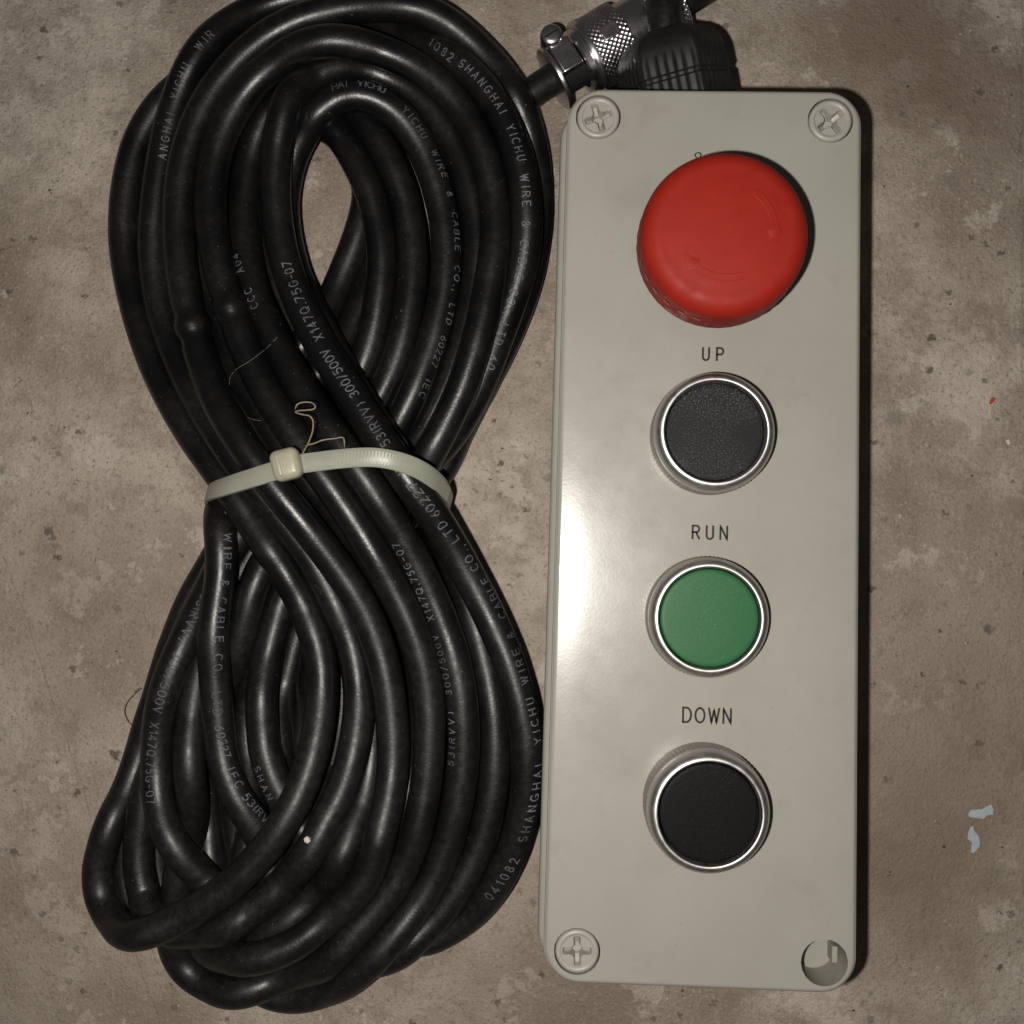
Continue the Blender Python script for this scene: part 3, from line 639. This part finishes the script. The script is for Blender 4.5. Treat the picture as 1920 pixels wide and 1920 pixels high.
(-164,-760,132),(-176,-810,128),(-191,-857,123),(-210,-902,119),(-232,-946,117),(-255,-987,115),(-281,-1026,114),(-310,-1063,114),(-342,-1096,119),(-376,-1129,126),(-417,-1163,123),(-466,-1190,105),
(-520,-1202,81),(-572,-1200,63),(-617,-1185,56),(-652,-1160,66),(-684,-1114,88),(-716,-1052,114),(-744,-1007,140),(-766,-960,174),(-783,-911,182),(-795,-867,177),(-812,-825,184),(-833,-783,194),
(-858,-742,203),(-884,-699,206),(-906,-654,204),(-923,-607,200),(-933,-558,198),(-938,-507,201),(-944,-455,204),(-949,-404,208),(-953,-352,213),(-956,-300,220),(-957,-248,224),(-955,-196,221),
(-951,-145,215),(-947,-94,211),(-946,-44,211),(-949,6,209),(-958,56,196),(-967,104,165),(-966,150,121),(-957,195,89),(-946,241,67),(-929,288,54),(-909,334,47),(-887,380,47),
(-863,426,47),(-837,471,53),(-809,514,68),(-782,554,98),(-753,599,127),(-725,647,116),(-704,695,89),(-686,743,70),(-668,792,61),(-650,841,58),(-632,888,59),(-615,935,61),
(-601,982,62),(-591,1029,59),(-587,1076,55),(-592,1122,52),(-605,1166,48),(-627,1207,47),(-655,1244,46),(-690,1276,46),(-730,1299,46),(-773,1311,46),(-818,1311,46),(-863,1299,46),
(-905,1276,46),(-939,1241,46),(-964,1197,46),(-983,1151,46),(-996,1102,46),(-1004,1051,46),(-1007,1001,46),(-1005,950,47),(-999,900,48),(-989,851,53),(-975,803,62),(-958,756,72),
(-938,710,85),(-916,664,100),(-893,619,116),(-868,575,135),(-842,531,155),(-813,490,165),(-783,450,176),(-753,411,187),(-721,373,201),(-688,335,219),(-653,297,241),(-617,259,253),
(-582,220,250),(-548,181,246),(-515,141,235),(-485,100,218),(-457,60,197),(-432,18,176),(-409,-25,153),(-386,-69,134),(-365,-115,120),(-344,-162,109),(-326,-210,101),(-310,-260,96),
(-296,-311,93),(-287,-363,91),(-281,-415,90),(-280,-467,89),(-283,-519,86),(-290,-571,82),(-302,-622,78),(-317,-671,73),(-334,-720,64),(-351,-767,53),(-373,-812,47),(-407,-847,46),
(-453,-864,47),(-497,-871,60),(-550,-858,99),(-598,-834,106),(-646,-800,90),(-685,-772,66),(-711,-742,51),(-727,-702,47),(-732,-658,46),(-730,-612,46),(-725,-564,46),(-717,-514,47),
(-709,-463,55),(-702,-411,72),(-694,-359,86),(-682,-308,105),(-664,-259,121),(-639,-210,129),(-614,-163,126),(-590,-118,116),(-566,-74,115),(-539,-30,125),(-504,14,122),(-471,51,81),
(-449,94,49),(-427,138,47),(-396,178,47),(-361,215,46),(-332,260,46),(-310,308,46),(-291,356,46),(-269,403,47),(-246,450,49),(-222,496,53),(-199,543,57),(-175,590,60),
(-154,637,64),(-134,685,68),(-116,734,71),(-100,784,73),(-87,834,74),(-77,885,75),(-70,936,76),(-65,987,77),(-64,1039,78),(-66,1090,80),(-70,1140,84),(-77,1189,90),
(-88,1236,99),(-103,1280,115),(-122,1323,137),(-147,1368,148),(-174,1413,141),(-207,1454,140),(-244,1490,145),(-283,1522,155),(-325,1550,168),(-370,1571,185),(-418,1585,198),(-470,1592,205),
(-522,1595,204),(-574,1595,200),(-626,1591,198),(-678,1582,197),(-728,1570,197),(-777,1554,197),(-823,1532,197),(-867,1506,197),(-908,1474,197),(-946,1439,197),(-980,1401,196),(-1011,1360,196),
(-1038,1316,196),(-1060,1269,196),(-1079,1221,196),(-1093,1171,196),(-1104,1120,196),(-1110,1069,196),(-1113,1017,197),(-1112,964,198),(-1109,912,200),(-1103,861,204),(-1095,810,208),(-1084,759,213),
(-1071,708,219),(-1056,658,226),(-1039,609,234),(-1021,559,243),(-1001,511,255),(-979,464,271),(-954,419,289),(-926,376,307),(-896,335,322),(-865,295,332),(-833,254,338),(-800,214,340),
(-768,173,338),(-735,133,334),(-702,93,327),(-670,53,317),(-639,12,304),(-609,-28,291),(-580,-69,279),(-552,-111,269),(-526,-155,259),(-504,-201,251),(-485,-249,245),(-469,-298,241),
(-456,-348,238),(-446,-400,235),(-439,-451,233),(-433,-502,233),(-430,-553,234),(-430,-604,237),(-433,-653,243),(-439,-702,249),(-448,-749,261),(-457,-797,269),(-468,-846,266),(-486,-894,261),
(-511,-939,258),(-543,-978,255),(-580,-1011,250),(-614,-1042,253),(-649,-1071,262),(-687,-1097,269),(-730,-1117,273),(-778,-1134,273),(-831,-1147,256),(-883,-1156,217),(-932,-1161,177),(-979,-1149,132),
(-1002,-1123,75),(-1023,-1088,48),(-1042,-1042,46),(-1060,-994,47),(-1072,-946,49),(-1080,-895,60),(-1083,-842,76),(-1082,-789,93),(-1074,-737,110),(-1057,-687,123),(-1034,-639,126),(-1013,-593,119),
(-998,-547,108),(-987,-500,102),(-975,-452,100),(-955,-404,102),(-935,-356,119),(-913,-307,141),(-896,-256,160),(-882,-204,172),(-869,-152,179),(-854,-103,179),(-838,-56,169),(-816,-13,156),
(-788,26,155),(-757,58,162)]
TAIL=[(14,1440,140),(-28,1422,115),(-70,1405,91),(-111,1382,69),(-151,1351,57),(-186,1314,52),(-213,1271,48),(-235,1225,47),(-254,1177,46),(-270,1128,46),(-283,1078,46),(-294,1027,46),
(-302,976,46),(-308,924,46),(-315,873,46),(-324,822,46),(-335,771,46),(-349,722,46),(-367,673,46),(-388,626,46),(-412,580,46),(-438,535,46),(-465,491,46),(-493,447,46),
(-522,404,46),(-553,362,46),(-586,322,46),(-620,284,46),(-653,246,46),(-684,207,46),(-713,170,46),(-738,138,46),(-758,112,46)]
UNDER=[[(-1249,-837,46),(-1252,-880,46),(-1252,-927,46),(-1250,-977,46),(-1241,-1027,46),(-1223,-1073,46),(-1199,-1113,46),(-1170,-1149,46)],
[(-555,-235,104),(-546,-282,109),(-534,-331,115),(-523,-380,122),(-513,-430,131),(-505,-479,143),(-500,-528,158),(-499,-576,173),(-502,-625,184),(-508,-672,192),(-518,-718,200),(-532,-759,221),
(-546,-805,244),(-564,-857,254),(-590,-907,232),(-618,-946,201),(-649,-981,192),(-677,-1016,194),(-713,-1047,202),(-755,-1075,201),(-793,-1113,189),(-827,-1146,155)],
[(-857,1204,46),(-875,1170,46),(-886,1127,46),(-891,1079,46),(-892,1029,46),(-889,977,46),(-882,926,46),(-871,875,46),(-856,825,46),(-838,776,46),(-817,729,46),(-794,682,46),
(-769,637,46),(-733,594,46),(-702,550,46),(-668,505,46)],
[(-1143,-731,46),(-1154,-775,46),(-1160,-824,46),(-1162,-876,46),(-1159,-929,46),(-1151,-982,46),(-1138,-1030,46),(-1118,-1073,46)],
[(-595,-635,123),(-606,-681,128),(-623,-724,135),(-645,-769,146),(-674,-831,139),(-696,-879,131),(-728,-916,117),(-776,-960,85)],
[(-536,10,46),(-510,-26,47),(-486,-65,49),(-464,-108,51),(-445,-156,53),(-429,-206,54),(-417,-257,54),(-408,-309,54),(-403,-361,54),(-400,-414,54),(-400,-467,52),(-402,-521,51),
(-405,-573,48),(-411,-626,47),(-419,-677,49),(-430,-724,59),(-440,-770,78),(-451,-817,106),(-465,-871,127),(-495,-917,134),(-533,-950,128),(-571,-985,129),(-609,-1024,125),(-658,-1068,76),
(-718,-1113,47)],
[(-340,-5,46),(-314,-50,46),(-288,-96,46),(-265,-142,46),(-245,-190,46),(-228,-239,46),(-214,-289,46),(-205,-340,46),(-199,-392,46),(-195,-444,46),(-195,-496,46),(-196,-548,46),
(-200,-601,46),(-206,-652,46),(-214,-704,46),(-224,-755,46),(-237,-805,46),(-254,-854,46),(-274,-901,46),(-298,-946,46),(-326,-987,47),(-357,-1023,48),(-391,-1051,59),(-426,-1069,84),
(-463,-1089,110),(-499,-1115,124)],
[(-913,-446,46),(-917,-488,46),(-926,-533,46),(-936,-580,46),(-940,-628,47),(-939,-678,49),(-933,-727,52),(-927,-778,51),(-922,-829,47),(-915,-879,46),(-906,-926,46),(-887,-969,46),
(-862,-1009,46),(-826,-1038,46),(-781,-1047,46),(-737,-1026,46),(-675,-971,46),(-632,-942,46),(-607,-931,46),(-585,-911,46),(-560,-865,47),(-529,-802,66),(-514,-751,103),(-498,-700,108),
(-487,-649,101),(-486,-597,89),(-496,-548,69),(-510,-504,46)],
[(-844,-572,46),(-833,-621,46),(-822,-670,46),(-810,-721,46),(-792,-770,46),(-765,-812,46),(-728,-843,46),(-689,-860,46),(-651,-853,46),(-614,-812,46),(-587,-764,46),(-565,-725,46),
(-553,-685,46),(-550,-646,46),(-550,-609,46)],
[(-725,-176,46),(-738,-213,46),(-754,-256,46),(-767,-304,46),(-777,-354,46),(-788,-405,48),(-795,-454,62),(-794,-503,83),(-788,-553,103),(-782,-604,113),(-775,-655,118),(-766,-703,122),
(-755,-747,124),(-744,-785,126)],
[(-823,-898,46),(-800,-902,46),(-757,-929,47),(-710,-971,69),(-656,-1011,65),(-608,-1024,47),(-571,-1018,46),(-535,-1000,46),(-500,-976,46),(-464,-956,46),(-425,-943,46)],
[(-655,-114,46),(-642,-163,46),(-629,-215,46),(-619,-268,46),(-614,-321,46),(-612,-375,46),(-612,-428,46),(-614,-481,46),(-620,-532,47),(-631,-582,47),(-638,-630,47),(-642,-671,46),
(-643,-703,46)],
[(-1049,-463,46),(-1055,-496,46),(-1058,-538,46),(-1056,-586,46),(-1044,-636,46),(-1028,-686,46),(-1019,-737,46),(-1012,-787,46),(-1005,-838,48),(-997,-889,59),(-987,-939,68),(-971,-987,62),
(-951,-1033,48),(-919,-1073,46),(-874,-1107,46),(-839,-1140,46),(-816,-1177,46)]]
ARCS={"UF": [0, 132], "DF": [133, 257], "UL5": [258, 365], "DL5": [366, 508], "UB": [509, 632], "DB": [633, 778], "UG": [779, 895], "DG": [896, 1031], "UU0": [1032, 1152], "DU0": [1153, 1255], "UE": [1256, 1405], "DE": [1406, 1534], "UL7": [1535, 1641], "DL7": [1642, 1766], "UU00": [1767, 1877], "DU00": [1878, 1975], "UA": [1976, 2113], "DA": [2114, 2235]}

# ------------------------------------------------------------------ cable coil
R_C=4.65
ctrl=np.array(CABLE,float)/10.0
path=catmull(ctrl,4)
tail=catmull(np.array(TAIL,float)/10.0,4)
COIL=empty('cable_coil',(-60,-10,0)); tag(COIL,'black rubber cable coiled in a figure of eight and tied at the waist','cable coil')
mpath=measure(path)
def bulge(P,mp,rngs):
    r=np.full(len(P),R_C)
    for (u,v),arcn in rngs:
        a,b=[int(q*2) for q in ARCS[arcn]]
        i=a+int(np.argmin(((mp[a:b]-np.array((u,v)))**2).sum(1)))
        k=np.arange(len(P))-i
        r+=.62*np.exp(-(k/1.5)**2)-.42*np.exp(-((k-3.2)/1.2)**2)-.30*np.exp(-((k+3.4)/1.4)**2)
    # slow uneven swelling of a well used sheath
    s=np.arange(len(P)); r*=1+.012*np.sin(s*.05)+.008*np.sin(s*.173+1)
    return r
rad=bulge(path,mpath,(((434,578),'UB'),((358,611),'UA')))
V1,F1=tube(path,rad,22); V2,F2=tube(tail,R_C*.99,22)
V,F=merge([(V1,F1),(V2,F2)]+[tube(catmull(np.array(q,float)/10.0,4),R_C*.99,22) for q in UNDER])
cable=mesh_obj('cable',V,F,M_PVC,COIL,True,50)

def top_z(u,v,rad=None):
    """height of the coil where it shows at u, v"""
    d=((mpath-np.array((u,v)))**2).sum(1); near=np.where(d<26**2)[0]
    if len(near)==0: return 0.0
    px=FPX/(CAM_H-path[near,2]); lat=np.sqrt(d[near])/px
    return float((path[near,2]+np.sqrt(np.maximum(0,R_C**2-np.minimum(lat,R_C)**2))).max())

T_,N_,B_=frames(path)
cumlen=np.r_[0,np.cumsum(np.linalg.norm(np.diff(path,axis=0),axis=1))]
CAMP=np.array((0,0,CAM_H))
def print_words(name,arcs,words,h=2.25,w=.30):
    a=min(int(ARCS[k][0]*2) for k in arcs); b=max(int(ARCS[k][1]*2) for k in arcs)
    allV=[];allF=[]
    def locate(u,v):
        d=((mpath[a:b]-np.array((u,v)))**2).sum(1); i=a+int(np.argmin(d))
        t2=mpath[min(i+1,len(mpath)-1)]-mpath[i-1]; t2/=np.linalg.norm(t2)
        e=np.array((u,v))-mpath[i]; lat=(e[0]*t2[1]-e[1]*t2[0])   # + = left of travel seen from above (image y down)
        return cumlen[i]+np.dot(e,t2)*(CAM_H-path[i,2])/FPX, lat*(CAM_H-path[i,2])/FPX
    for text,p0,p1 in words:
        s0,l0=locate(*p0); s1,l1=locate(*p1)
        L=abs(s1-s0); sg=1 if s1>s0 else -1
        V,F=letters(text,h,L,w)
        base=len(allV)
        for x,y in V:
            s=s0+sg*x; f=np.clip(x/max(L,1e-6),0,1)
            lat=np.clip(l0+(l1-l0)*f,-.72*R_C,.72*R_C)
            i=int(np.clip(np.searchsorted(cumlen,s)-1,0,len(path)-2)); q=(s-cumlen[i])/(cumlen[i+1]-cumlen[i])
            p=path[i]*(1-q)+path[i+1]*q; t=path[i+1]-path[i]; t/=np.linalg.norm(t)
            view=CAMP-p; n=view-t*np.dot(view,t); n/=np.linalg.norm(n); left=np.cross(n,t)
            ang=math.asin(lat/R_C)+sg*(y-h/2)/R_C
            rr=(rad[i]*(1-q)+rad[i+1]*q)+.07
            allV.append(p+rr*(math.cos(ang)*n+math.sin(ang)*left))
        allF+=[tuple(j+base for j in f_) for f_ in F]
    mesh_obj('printed_text',allV,allF,M_PRINT,COIL,False)
print_words('g',('UG','DG'),[('041082',(925,1668),(972,1595)),('SHANGHAI',(981,1568),(1010,1420)),('YICHU',(1009,1395),(990,1300)),('WIRE',(985,1280),(965,1215)),('&',(960,1195),(952,1180)),('CABLE',(944,1157),(905,1082)),('CO.,',(890,1065),(862,1020)),('LTD',(850,1008),(820,972)),('60227',(812,958),(768,905)),('IEC',(757,890),(738,862)),('53(RVV)',(730,842),(682,765)),('300/500V',(672,752),(614,668)),('X147Q.75G-07',(606,648),(541,505))],2.5,.33)
print_words('c',('UE',),[('1082',(822,85),(860,118)),('SHANGHAI',(873,125),(950,222)),('YICHU',(960,245),(981,310)),('WIRE',(984,335),(988,395)),('&',(986,420),(986,435)),('CABLE',(983,455),(972,525)),('CO.,',(964,545),(950,592)),('LTD',(945,610),(932,648)),('60',(925,668),(918,695))])
print_words('r',('UL7',),[('YICHU',(760,206),(800,262)),('WIRE',(815,285),(838,340)),('&',(846,365),(851,380)),('CABLE',(856,405),(860,475)),('CO.,',(858,505),(853,550)),('LTD',(848,575),(840,612)),('60227',(832,635),(812,690)),('IEC',(803,715),(790,745)),('HAI',(618,152),(652,134)),('YICHU',(672,130),(738,142))],2.1,.26)
print_words('s',('UG',),[('300/500V',(908,455),(898,560)),('X147Q.75G-07',(893,582),(854,725))],2.1,.26)
print_words('q',('DG',),[('53(RVV)',(383,1122),(340,1203)),('300/500V',(335,1225),(297,1325)),('X147Q.75G-07',(292,1345),(284,1508))],2.4,.30)
print_words('w',('DL7',),[('HU',(432,960),(428,985)),('WIRE',(427,1008),(424,1066)),('&',(422,1088),(420,1100)),('CABLE',(417,1122),(411,1200)),('CO.,',(409,1222),(406,1272)),('LTD',(406,1293),(408,1335)),('60227',(410,1355),(425,1418)),('IEC',(431,1440),(450,1475)),('53(RV',(458,1490),(496,1535))],2.4,.30)
print_words('p',('DL5',),[('53(RVV)',(843,1440),(840,1320)),('300/500V',(836,1300),(815,1190)),('X147Q.75G-07',(808,1160),(738,1015))],2.2,.30)
print_words('e',('UE',),[('ANGHAI',(303,305),(318,220)),('YICHU',(325,190),(348,125)),('WIR',(362,103),(395,65))],2.2,.26)
print_words('l',('UL5',),[('CCC',(486,595),(468,555)),('A04',(455,525),(443,490))],2.2,.26)
print_words('n',('DU0',),[('SHAN',(474,1440),(500,1500))],2.1,.24)

# ------------------------------------------------------------------ zip tie
TIE=empty('cable_tie',(-55,10,0)); tag(TIE,'milky nylon cable tie with a square head cinching the black coil','cable tie')
tp=[(404,938,3),(394,934,11),(390,926,22),(398,920,32),(425,911,39),(470,897,43),(512,884,44.5),(545,873,45),(600,865,45.5),(655,859,46),(705,858,46),(752,867,44.5),(792,884,40.5),(822,907,34),(838,930,26),(842,945,15),(836,955,4)]
TP=catmull([at(u,v,max(z,0)) for u,v,z in tp],8)
def build_strap():
    T,_,_=frames(TP); cen=at(615,905,14)
    V=[];F=[];prev=None
    for i,p in enumerate(TP):
        out=p-cen; 
        wdir=np.array((.23,.97,0.0)); wdir=wdir-T[i]*np.dot(wdir,T[i]); wdir/=np.linalg.norm(wdir)
        n=np.cross(T[i],wdir)
        if np.dot(n,out)<0: n=-n
        w=2.55;h=.6
        for (a,b) in ((-w,-h),(w,-h),(w,h*.6),(w-.35,h),(-w+.35,h),(-w,h*.6)): V.append(p+wdir*a+n*b)
    m=6
    for i in range(len(TP)-1):
        for k in range(m): F.append((i*m+k,i*m+(k+1)%m,(i+1)*m+(k+1)%m,(i+1)*m+k))
    F.append(tuple(range(m))); F.append(tuple((len(TP)-1)*m+k for k in range(m-1,-1,-1)))
    mesh_obj('strap',V,F,M_TIE,TIE,True,35)
    # fine ratchet teeth along the right half of the band
    parts=[]
    for i in range(68,112):
        for q in (0,):
            p=TP[i]*(1-q)+TP[i+1]*q; wdir=np.array((.23,.97,0.0)); wdir-=T[i]*np.dot(wdir,T[i]); wdir/=np.linalg.norm(wdir); n=np.cross(T[i],wdir); n=n if np.dot(n,p-cen)>0 else -n
            parts.append(box(p+n*.62,(.42,3.4,.12),np.stack([T[i],wdir,n],1)))
    V,F=merge(parts); mesh_obj('teeth',V,F,M_TIE,TIE,False)['kind']='stuff'
build_strap()
def build_head():
    c=at(538,871,46.5); t=at(570,866,46.5)-at(505,883,46.5); t/=np.linalg.norm(t); n=np.array((0,0,1.0)); w=np.cross(n,t); M=np.stack([t,w,n],1)
    v,f=box(c,(7.8,8.4,6.0),M); o=mesh_obj('head',v,f,M_TIEHEAD,TIE,True); bevel_obj(o,2.1,6)
    v,f=box(c+n*2.75-t*1.6,(1.2,6.0,1.1),M); o=mesh_obj('ridge',v,f,M_TIEHEAD,TIE,True); bevel_obj(o,.4,3)
build_head()

# ------------------------------------------------------------------ metal connector
SCREW_SIDE=1
def connector():
    a=at(1040,148,13); b=at(1192,55,13); d=b-a; d[2]=0; A=axis_frame(d); 
    E=empty('metal_connector',tuple(a)); tag(E,'knurled chrome circular plug connector joined to the cable, beside the box','connector')
    def P(x,y,z): return a+A@np.array((x,y,z))
    c=tuple(a)
    def obj(nm,V,F,m,sh=35,par=None):
        return mesh_obj(nm,V,F,m,par or E,True,sh)
    # axis runs away from the coil. local z=0 at the clamp plate
    V,F=lathe([(6.4,-.6),(9.4,-.6),(9.6,-.3),(9.6,.5),(9.3,.8),(6.0,.8)],c,n=72,axis=A,cap_end=True,cap_start=True); obj('clamp_plate',V,F,M_PLATED)
    V,F=lathe([(6.2,.8),(6.2,10)],c,n=48,axis=A,cap_end=False); obj('neck',V,F,M_DARK)
    v,f=box(P(1.2,8.0,4.4),(9.5,2.6,6.6),A); o=obj('saddle',v,f,M_PLATED); bevel_obj(o,.6,3)
    for sx in (SCREW_SIDE,):
        q=P(1.2+sx*6.6,8.2,3.6)
        up=np.eye(3)
        V,F=lathe([(3.3,-4),(3.3,1.4),(3.1,2.1),(2.6,2.6),(1.4,2.8)],q,n=40,axis=np.stack([A[:,0],A[:,2],A[:,1]],1)); o=obj('clamp_screw',V,F,M_PLATED,40)
        v2,f2=box(np.array(q)+A[:,1]*2.75,(.5,4.2,.3),np.stack([A[:,0],A[:,2],A[:,1]],1)); s=mesh_obj('slot',v2,f2,M_DARK,o,False)
    V,F=lathe([(7.2,8.2),(9.3,8.3),(9.8,8.8),(9.8,10.8),(8.6,11.3)],c,n=72,axis=A,cap_end=False); obj('collar',V,F,M_PLATED)
    def knurl(z0,z1,R):
        n=240; rows=40; V=[];F=[]; NK=40
        hs=[z0]+list(np.linspace(z0+.4,z1-.4,rows))+[z1]
        for i,h in enumerate(hs):
            for k in range(n):
                an=2*math.pi*k/n
                if i in (0,len(hs)-1): r=R-.9
                else:
                    u=(an*R+ (h-z0))*NK/(2*math.pi*R); w=(an*R-(h-z0))*NK/(2*math.pi*R)
                    r=R-.5*(1-abs(2*((u)%1)-1)*abs(2*((w)%1)-1))
                V.append(np.array(c)+A@np.array((r*math.cos(an),r*math.sin(an),h)))
        for i in range(len(hs)-1):
            for k in range(n): F.append((i*n+k,i*n+(k+1)%n,(i+1)*n+(k+1)%n,(i+1)*n+k))
        F.append(tuple(range(n-1,-1,-1))); F.append(tuple((len(hs)-1)*n+k for k in range(n)))
        return V,F
    V,F=knurl(11.8,23.5,11.2); obj('knurled_ring',V,F,M_KNURL,60)
    V,F=lathe([(11.3,10.9),(11.45,11.2),(11.45,12.2),(11.2,12.4)],c,n=96,axis=A,cap_start=True,cap_end=False); obj('ring_lip',V,F,M_PLATED)
    v,f=box(P(-.5,10.95,18.2),(4.2,.9,5.2),A); o=obj('flat_patch',v,f,M_KNURL); bevel_obj(o,.25,2)
    V,F=lathe([(9.4,23.4),(9.4,31)],c,n=64,axis=A,cap_end=True); obj('barrel',V,F,M_PLATED)
    V,F=knurl(31,42,10.6); obj('knurled_ring',V,F,M_KNURL,60)
    Pp=catmull([P(0,0,41),P(0,0,52),P(0,1,64),P(0,2,80)],8); V,F=tube(Pp,4.9,20); obj('lead',V,F,M_PVC,40)
connector()

# ------------------------------------------------------------------ bits lying about
def wisp(name,runs,r,m,label,cat,lift=0.0,arch=0.0):
    parts=[]
    for pts in runs:
        P=[]
        if len(pts[0])==2:
            pp=catmull(pts,6); hz=np.array([top_z(*q) for q in pp]); hz=np.array([hz[max(0,i-2):i+3].max() for i in range(len(hz))])
            pts=[(q[0],q[1],h+r+.35) for q,h in zip(pp,hz)]
        for k,q in enumerate(pts):
            u,v=q[:2]; z=(q[2] if len(q)>2 else max(top_z(u,v),0)+r+.05)+lift
            P.append(at(u,v,z))
        P=catmull(P,6); rr=np.full(len(P),r); rr[-3:]*=.6
        parts.append(tube(P,rr,6))
    V,F=merge(parts); o=mesh_obj(name,V,F,m); return tag(o,label,cat)
wisp('straw_wisp',[[(563,858,45),(572,842,47),(580,826,49),(586,808,51),(587,790,52),(580,780,52),(566,777,51),(554,773,50),(560,770,50.5),(575,769,51.5),(588,767,52),(591,761,52),(584,755,51),(570,754,50),(558,758,49.5),(553,767,49.5)],[(566,852,45.5),(576,836,46.5),(590,831,47),(606,825,47),(628,822,47),(641,820,47),(645,824,46.5),(646,838,46)]],.2,M_STRAW,'curly straw coloured wisp sticking up from the tie head','straw wisp')
wisp('hair',[[(1306,296,56),(1303,291,56.5),(1306,287,57),(1311,287,57),(1314,291,56.5),(1311,296,56)]],.12,M_HAIR,'tiny dark curl of hair at the top edge of the red knob','hair')
wisp('hair',[[(266,1290,.4),(253,1301,1.0),(241,1314,1.5),(234,1331,1.6),(238,1348,1.4),(247,1359,.8),(260,1369,.4)]],.17,M_HAIR,'thin dark curved hair on the floor left of the coil','hair')
wisp('fibre',[[(520,632),(505,648),(486,664),(465,679),(444,692),(433,705),(430,720),(434,744),(441,760),(452,775),(470,785),(489,789)]],.06,M_FIBRE,'fine pale fibre lying in an arc across the upper coil','fibre')
wisp('grass_blade',[[(276,1280,.5),(284,1276,1.2),(293,1272,2.2)]],.30,M_LEAF,'tiny olive grass blade at the left edge of the coil','grass blade')
wisp('grass_blade',[[(252,1298,.4),(258,1293,.5),(263,1288,.4)]],.22,M_LEAF,'tiny dark grass shred by the thin hair on the floor','grass blade')
def chip(name,outline,z,th,m,label,cat):
    pts=[at(u,v,z) for u,v in outline]; c=np.mean(pts,axis=0); n=len(pts)
    V=[p+np.array((0,0,th*(.8+.4*random.random()))) for p in pts]+[p for p in pts]+[c+np.array((0,0,th*1.5))]
    F=[(k,(k+1)%n,2*n) for k in range(n)]+[(k,n+k,n+(k+1)%n,(k+1)%n) for k in range(n)]
    o=mesh_obj(name,V,F,m,None,True,30); return tag(o,label,cat)
chip('paint_flake',[(1814,1527),(1820,1518),(1830,1517),(1840,1517),(1850,1511),(1858,1508),(1862,1518),(1861,1527),(1851,1528),(1843,1535),(1832,1533),(1818,1532)],0,.35,M_PAINTCHIP,'upper pale blue paint flake lying crosswise on the floor','paint flake')
chip('paint_flake',[(1819,1550),(1824,1548),(1826,1556),(1834,1567),(1837,1580),(1834,1588),(1826,1598),(1820,1599),(1821,1588),(1822,1580),(1813,1572),(1815,1560)],0,.35,M_PAINTCHIP,'lower pale blue paint flake lying lengthwise on the floor','paint flake')
chip('red_chip',[(1854,757),(1858,747),(1863,746),(1863,752),(1858,758)],0,.5,M_REDCHIP,'tiny red chip on the floor right of the box','chip')
chip('pale_chip',[(1885,826),(1890,824),(1895,831),(1889,835)],0,.6,M_PALECHIP,'tiny white chip on the floor below the red chip','chip')
zc=top_z(577,1573)
chip('crumb',[(571,1571),(576,1567),(582,1570),(583,1576),(578,1580),(572,1577)],zc,.9,M_PALECHIP,'pale yellow crumb stuck on the lower coil','crumb')
def grit(name,count,m,label,smin,smax):
    parts=[]
    for _ in range(count):
        u,v=rng.uniform(0,1920),rng.uniform(0,1920); p=at(u,v,0); s=smin+(smax-smin)*rng.random()**3
        k=5; a0=rng.uniform(0,6.28); st=rng.uniform(.5,1)
        base=[]
        for j in range(k):
            a=a0+2*math.pi*j/k; r=s*rng.uniform(.7,1.15); base.append(p+np.array((r*math.cos(a),r*st*math.sin(a),-.15)))
        topv=[p+(q-p)*np.array((.55,.55,0))+np.array((0,0,s*.55)) for q in base]
        V=base+topv; F=[(j,(j+1)%k,k+(j+1)%k,k+j) for j in range(k)]+[tuple(range(k,2*k))]
        parts.append((V,F))
    V,F=merge(parts); o=mesh_obj(name,V,F,m,None,True,40); return tag(o,label,'grit',None,'stuff')
grit('pale_grit',260,M_PALECHIP,'scattered pale grit specks on the concrete',.12,.42)
grit('dark_grit',300,M_DARKCHIP,'scattered dark grit specks on the concrete',.12,.55)
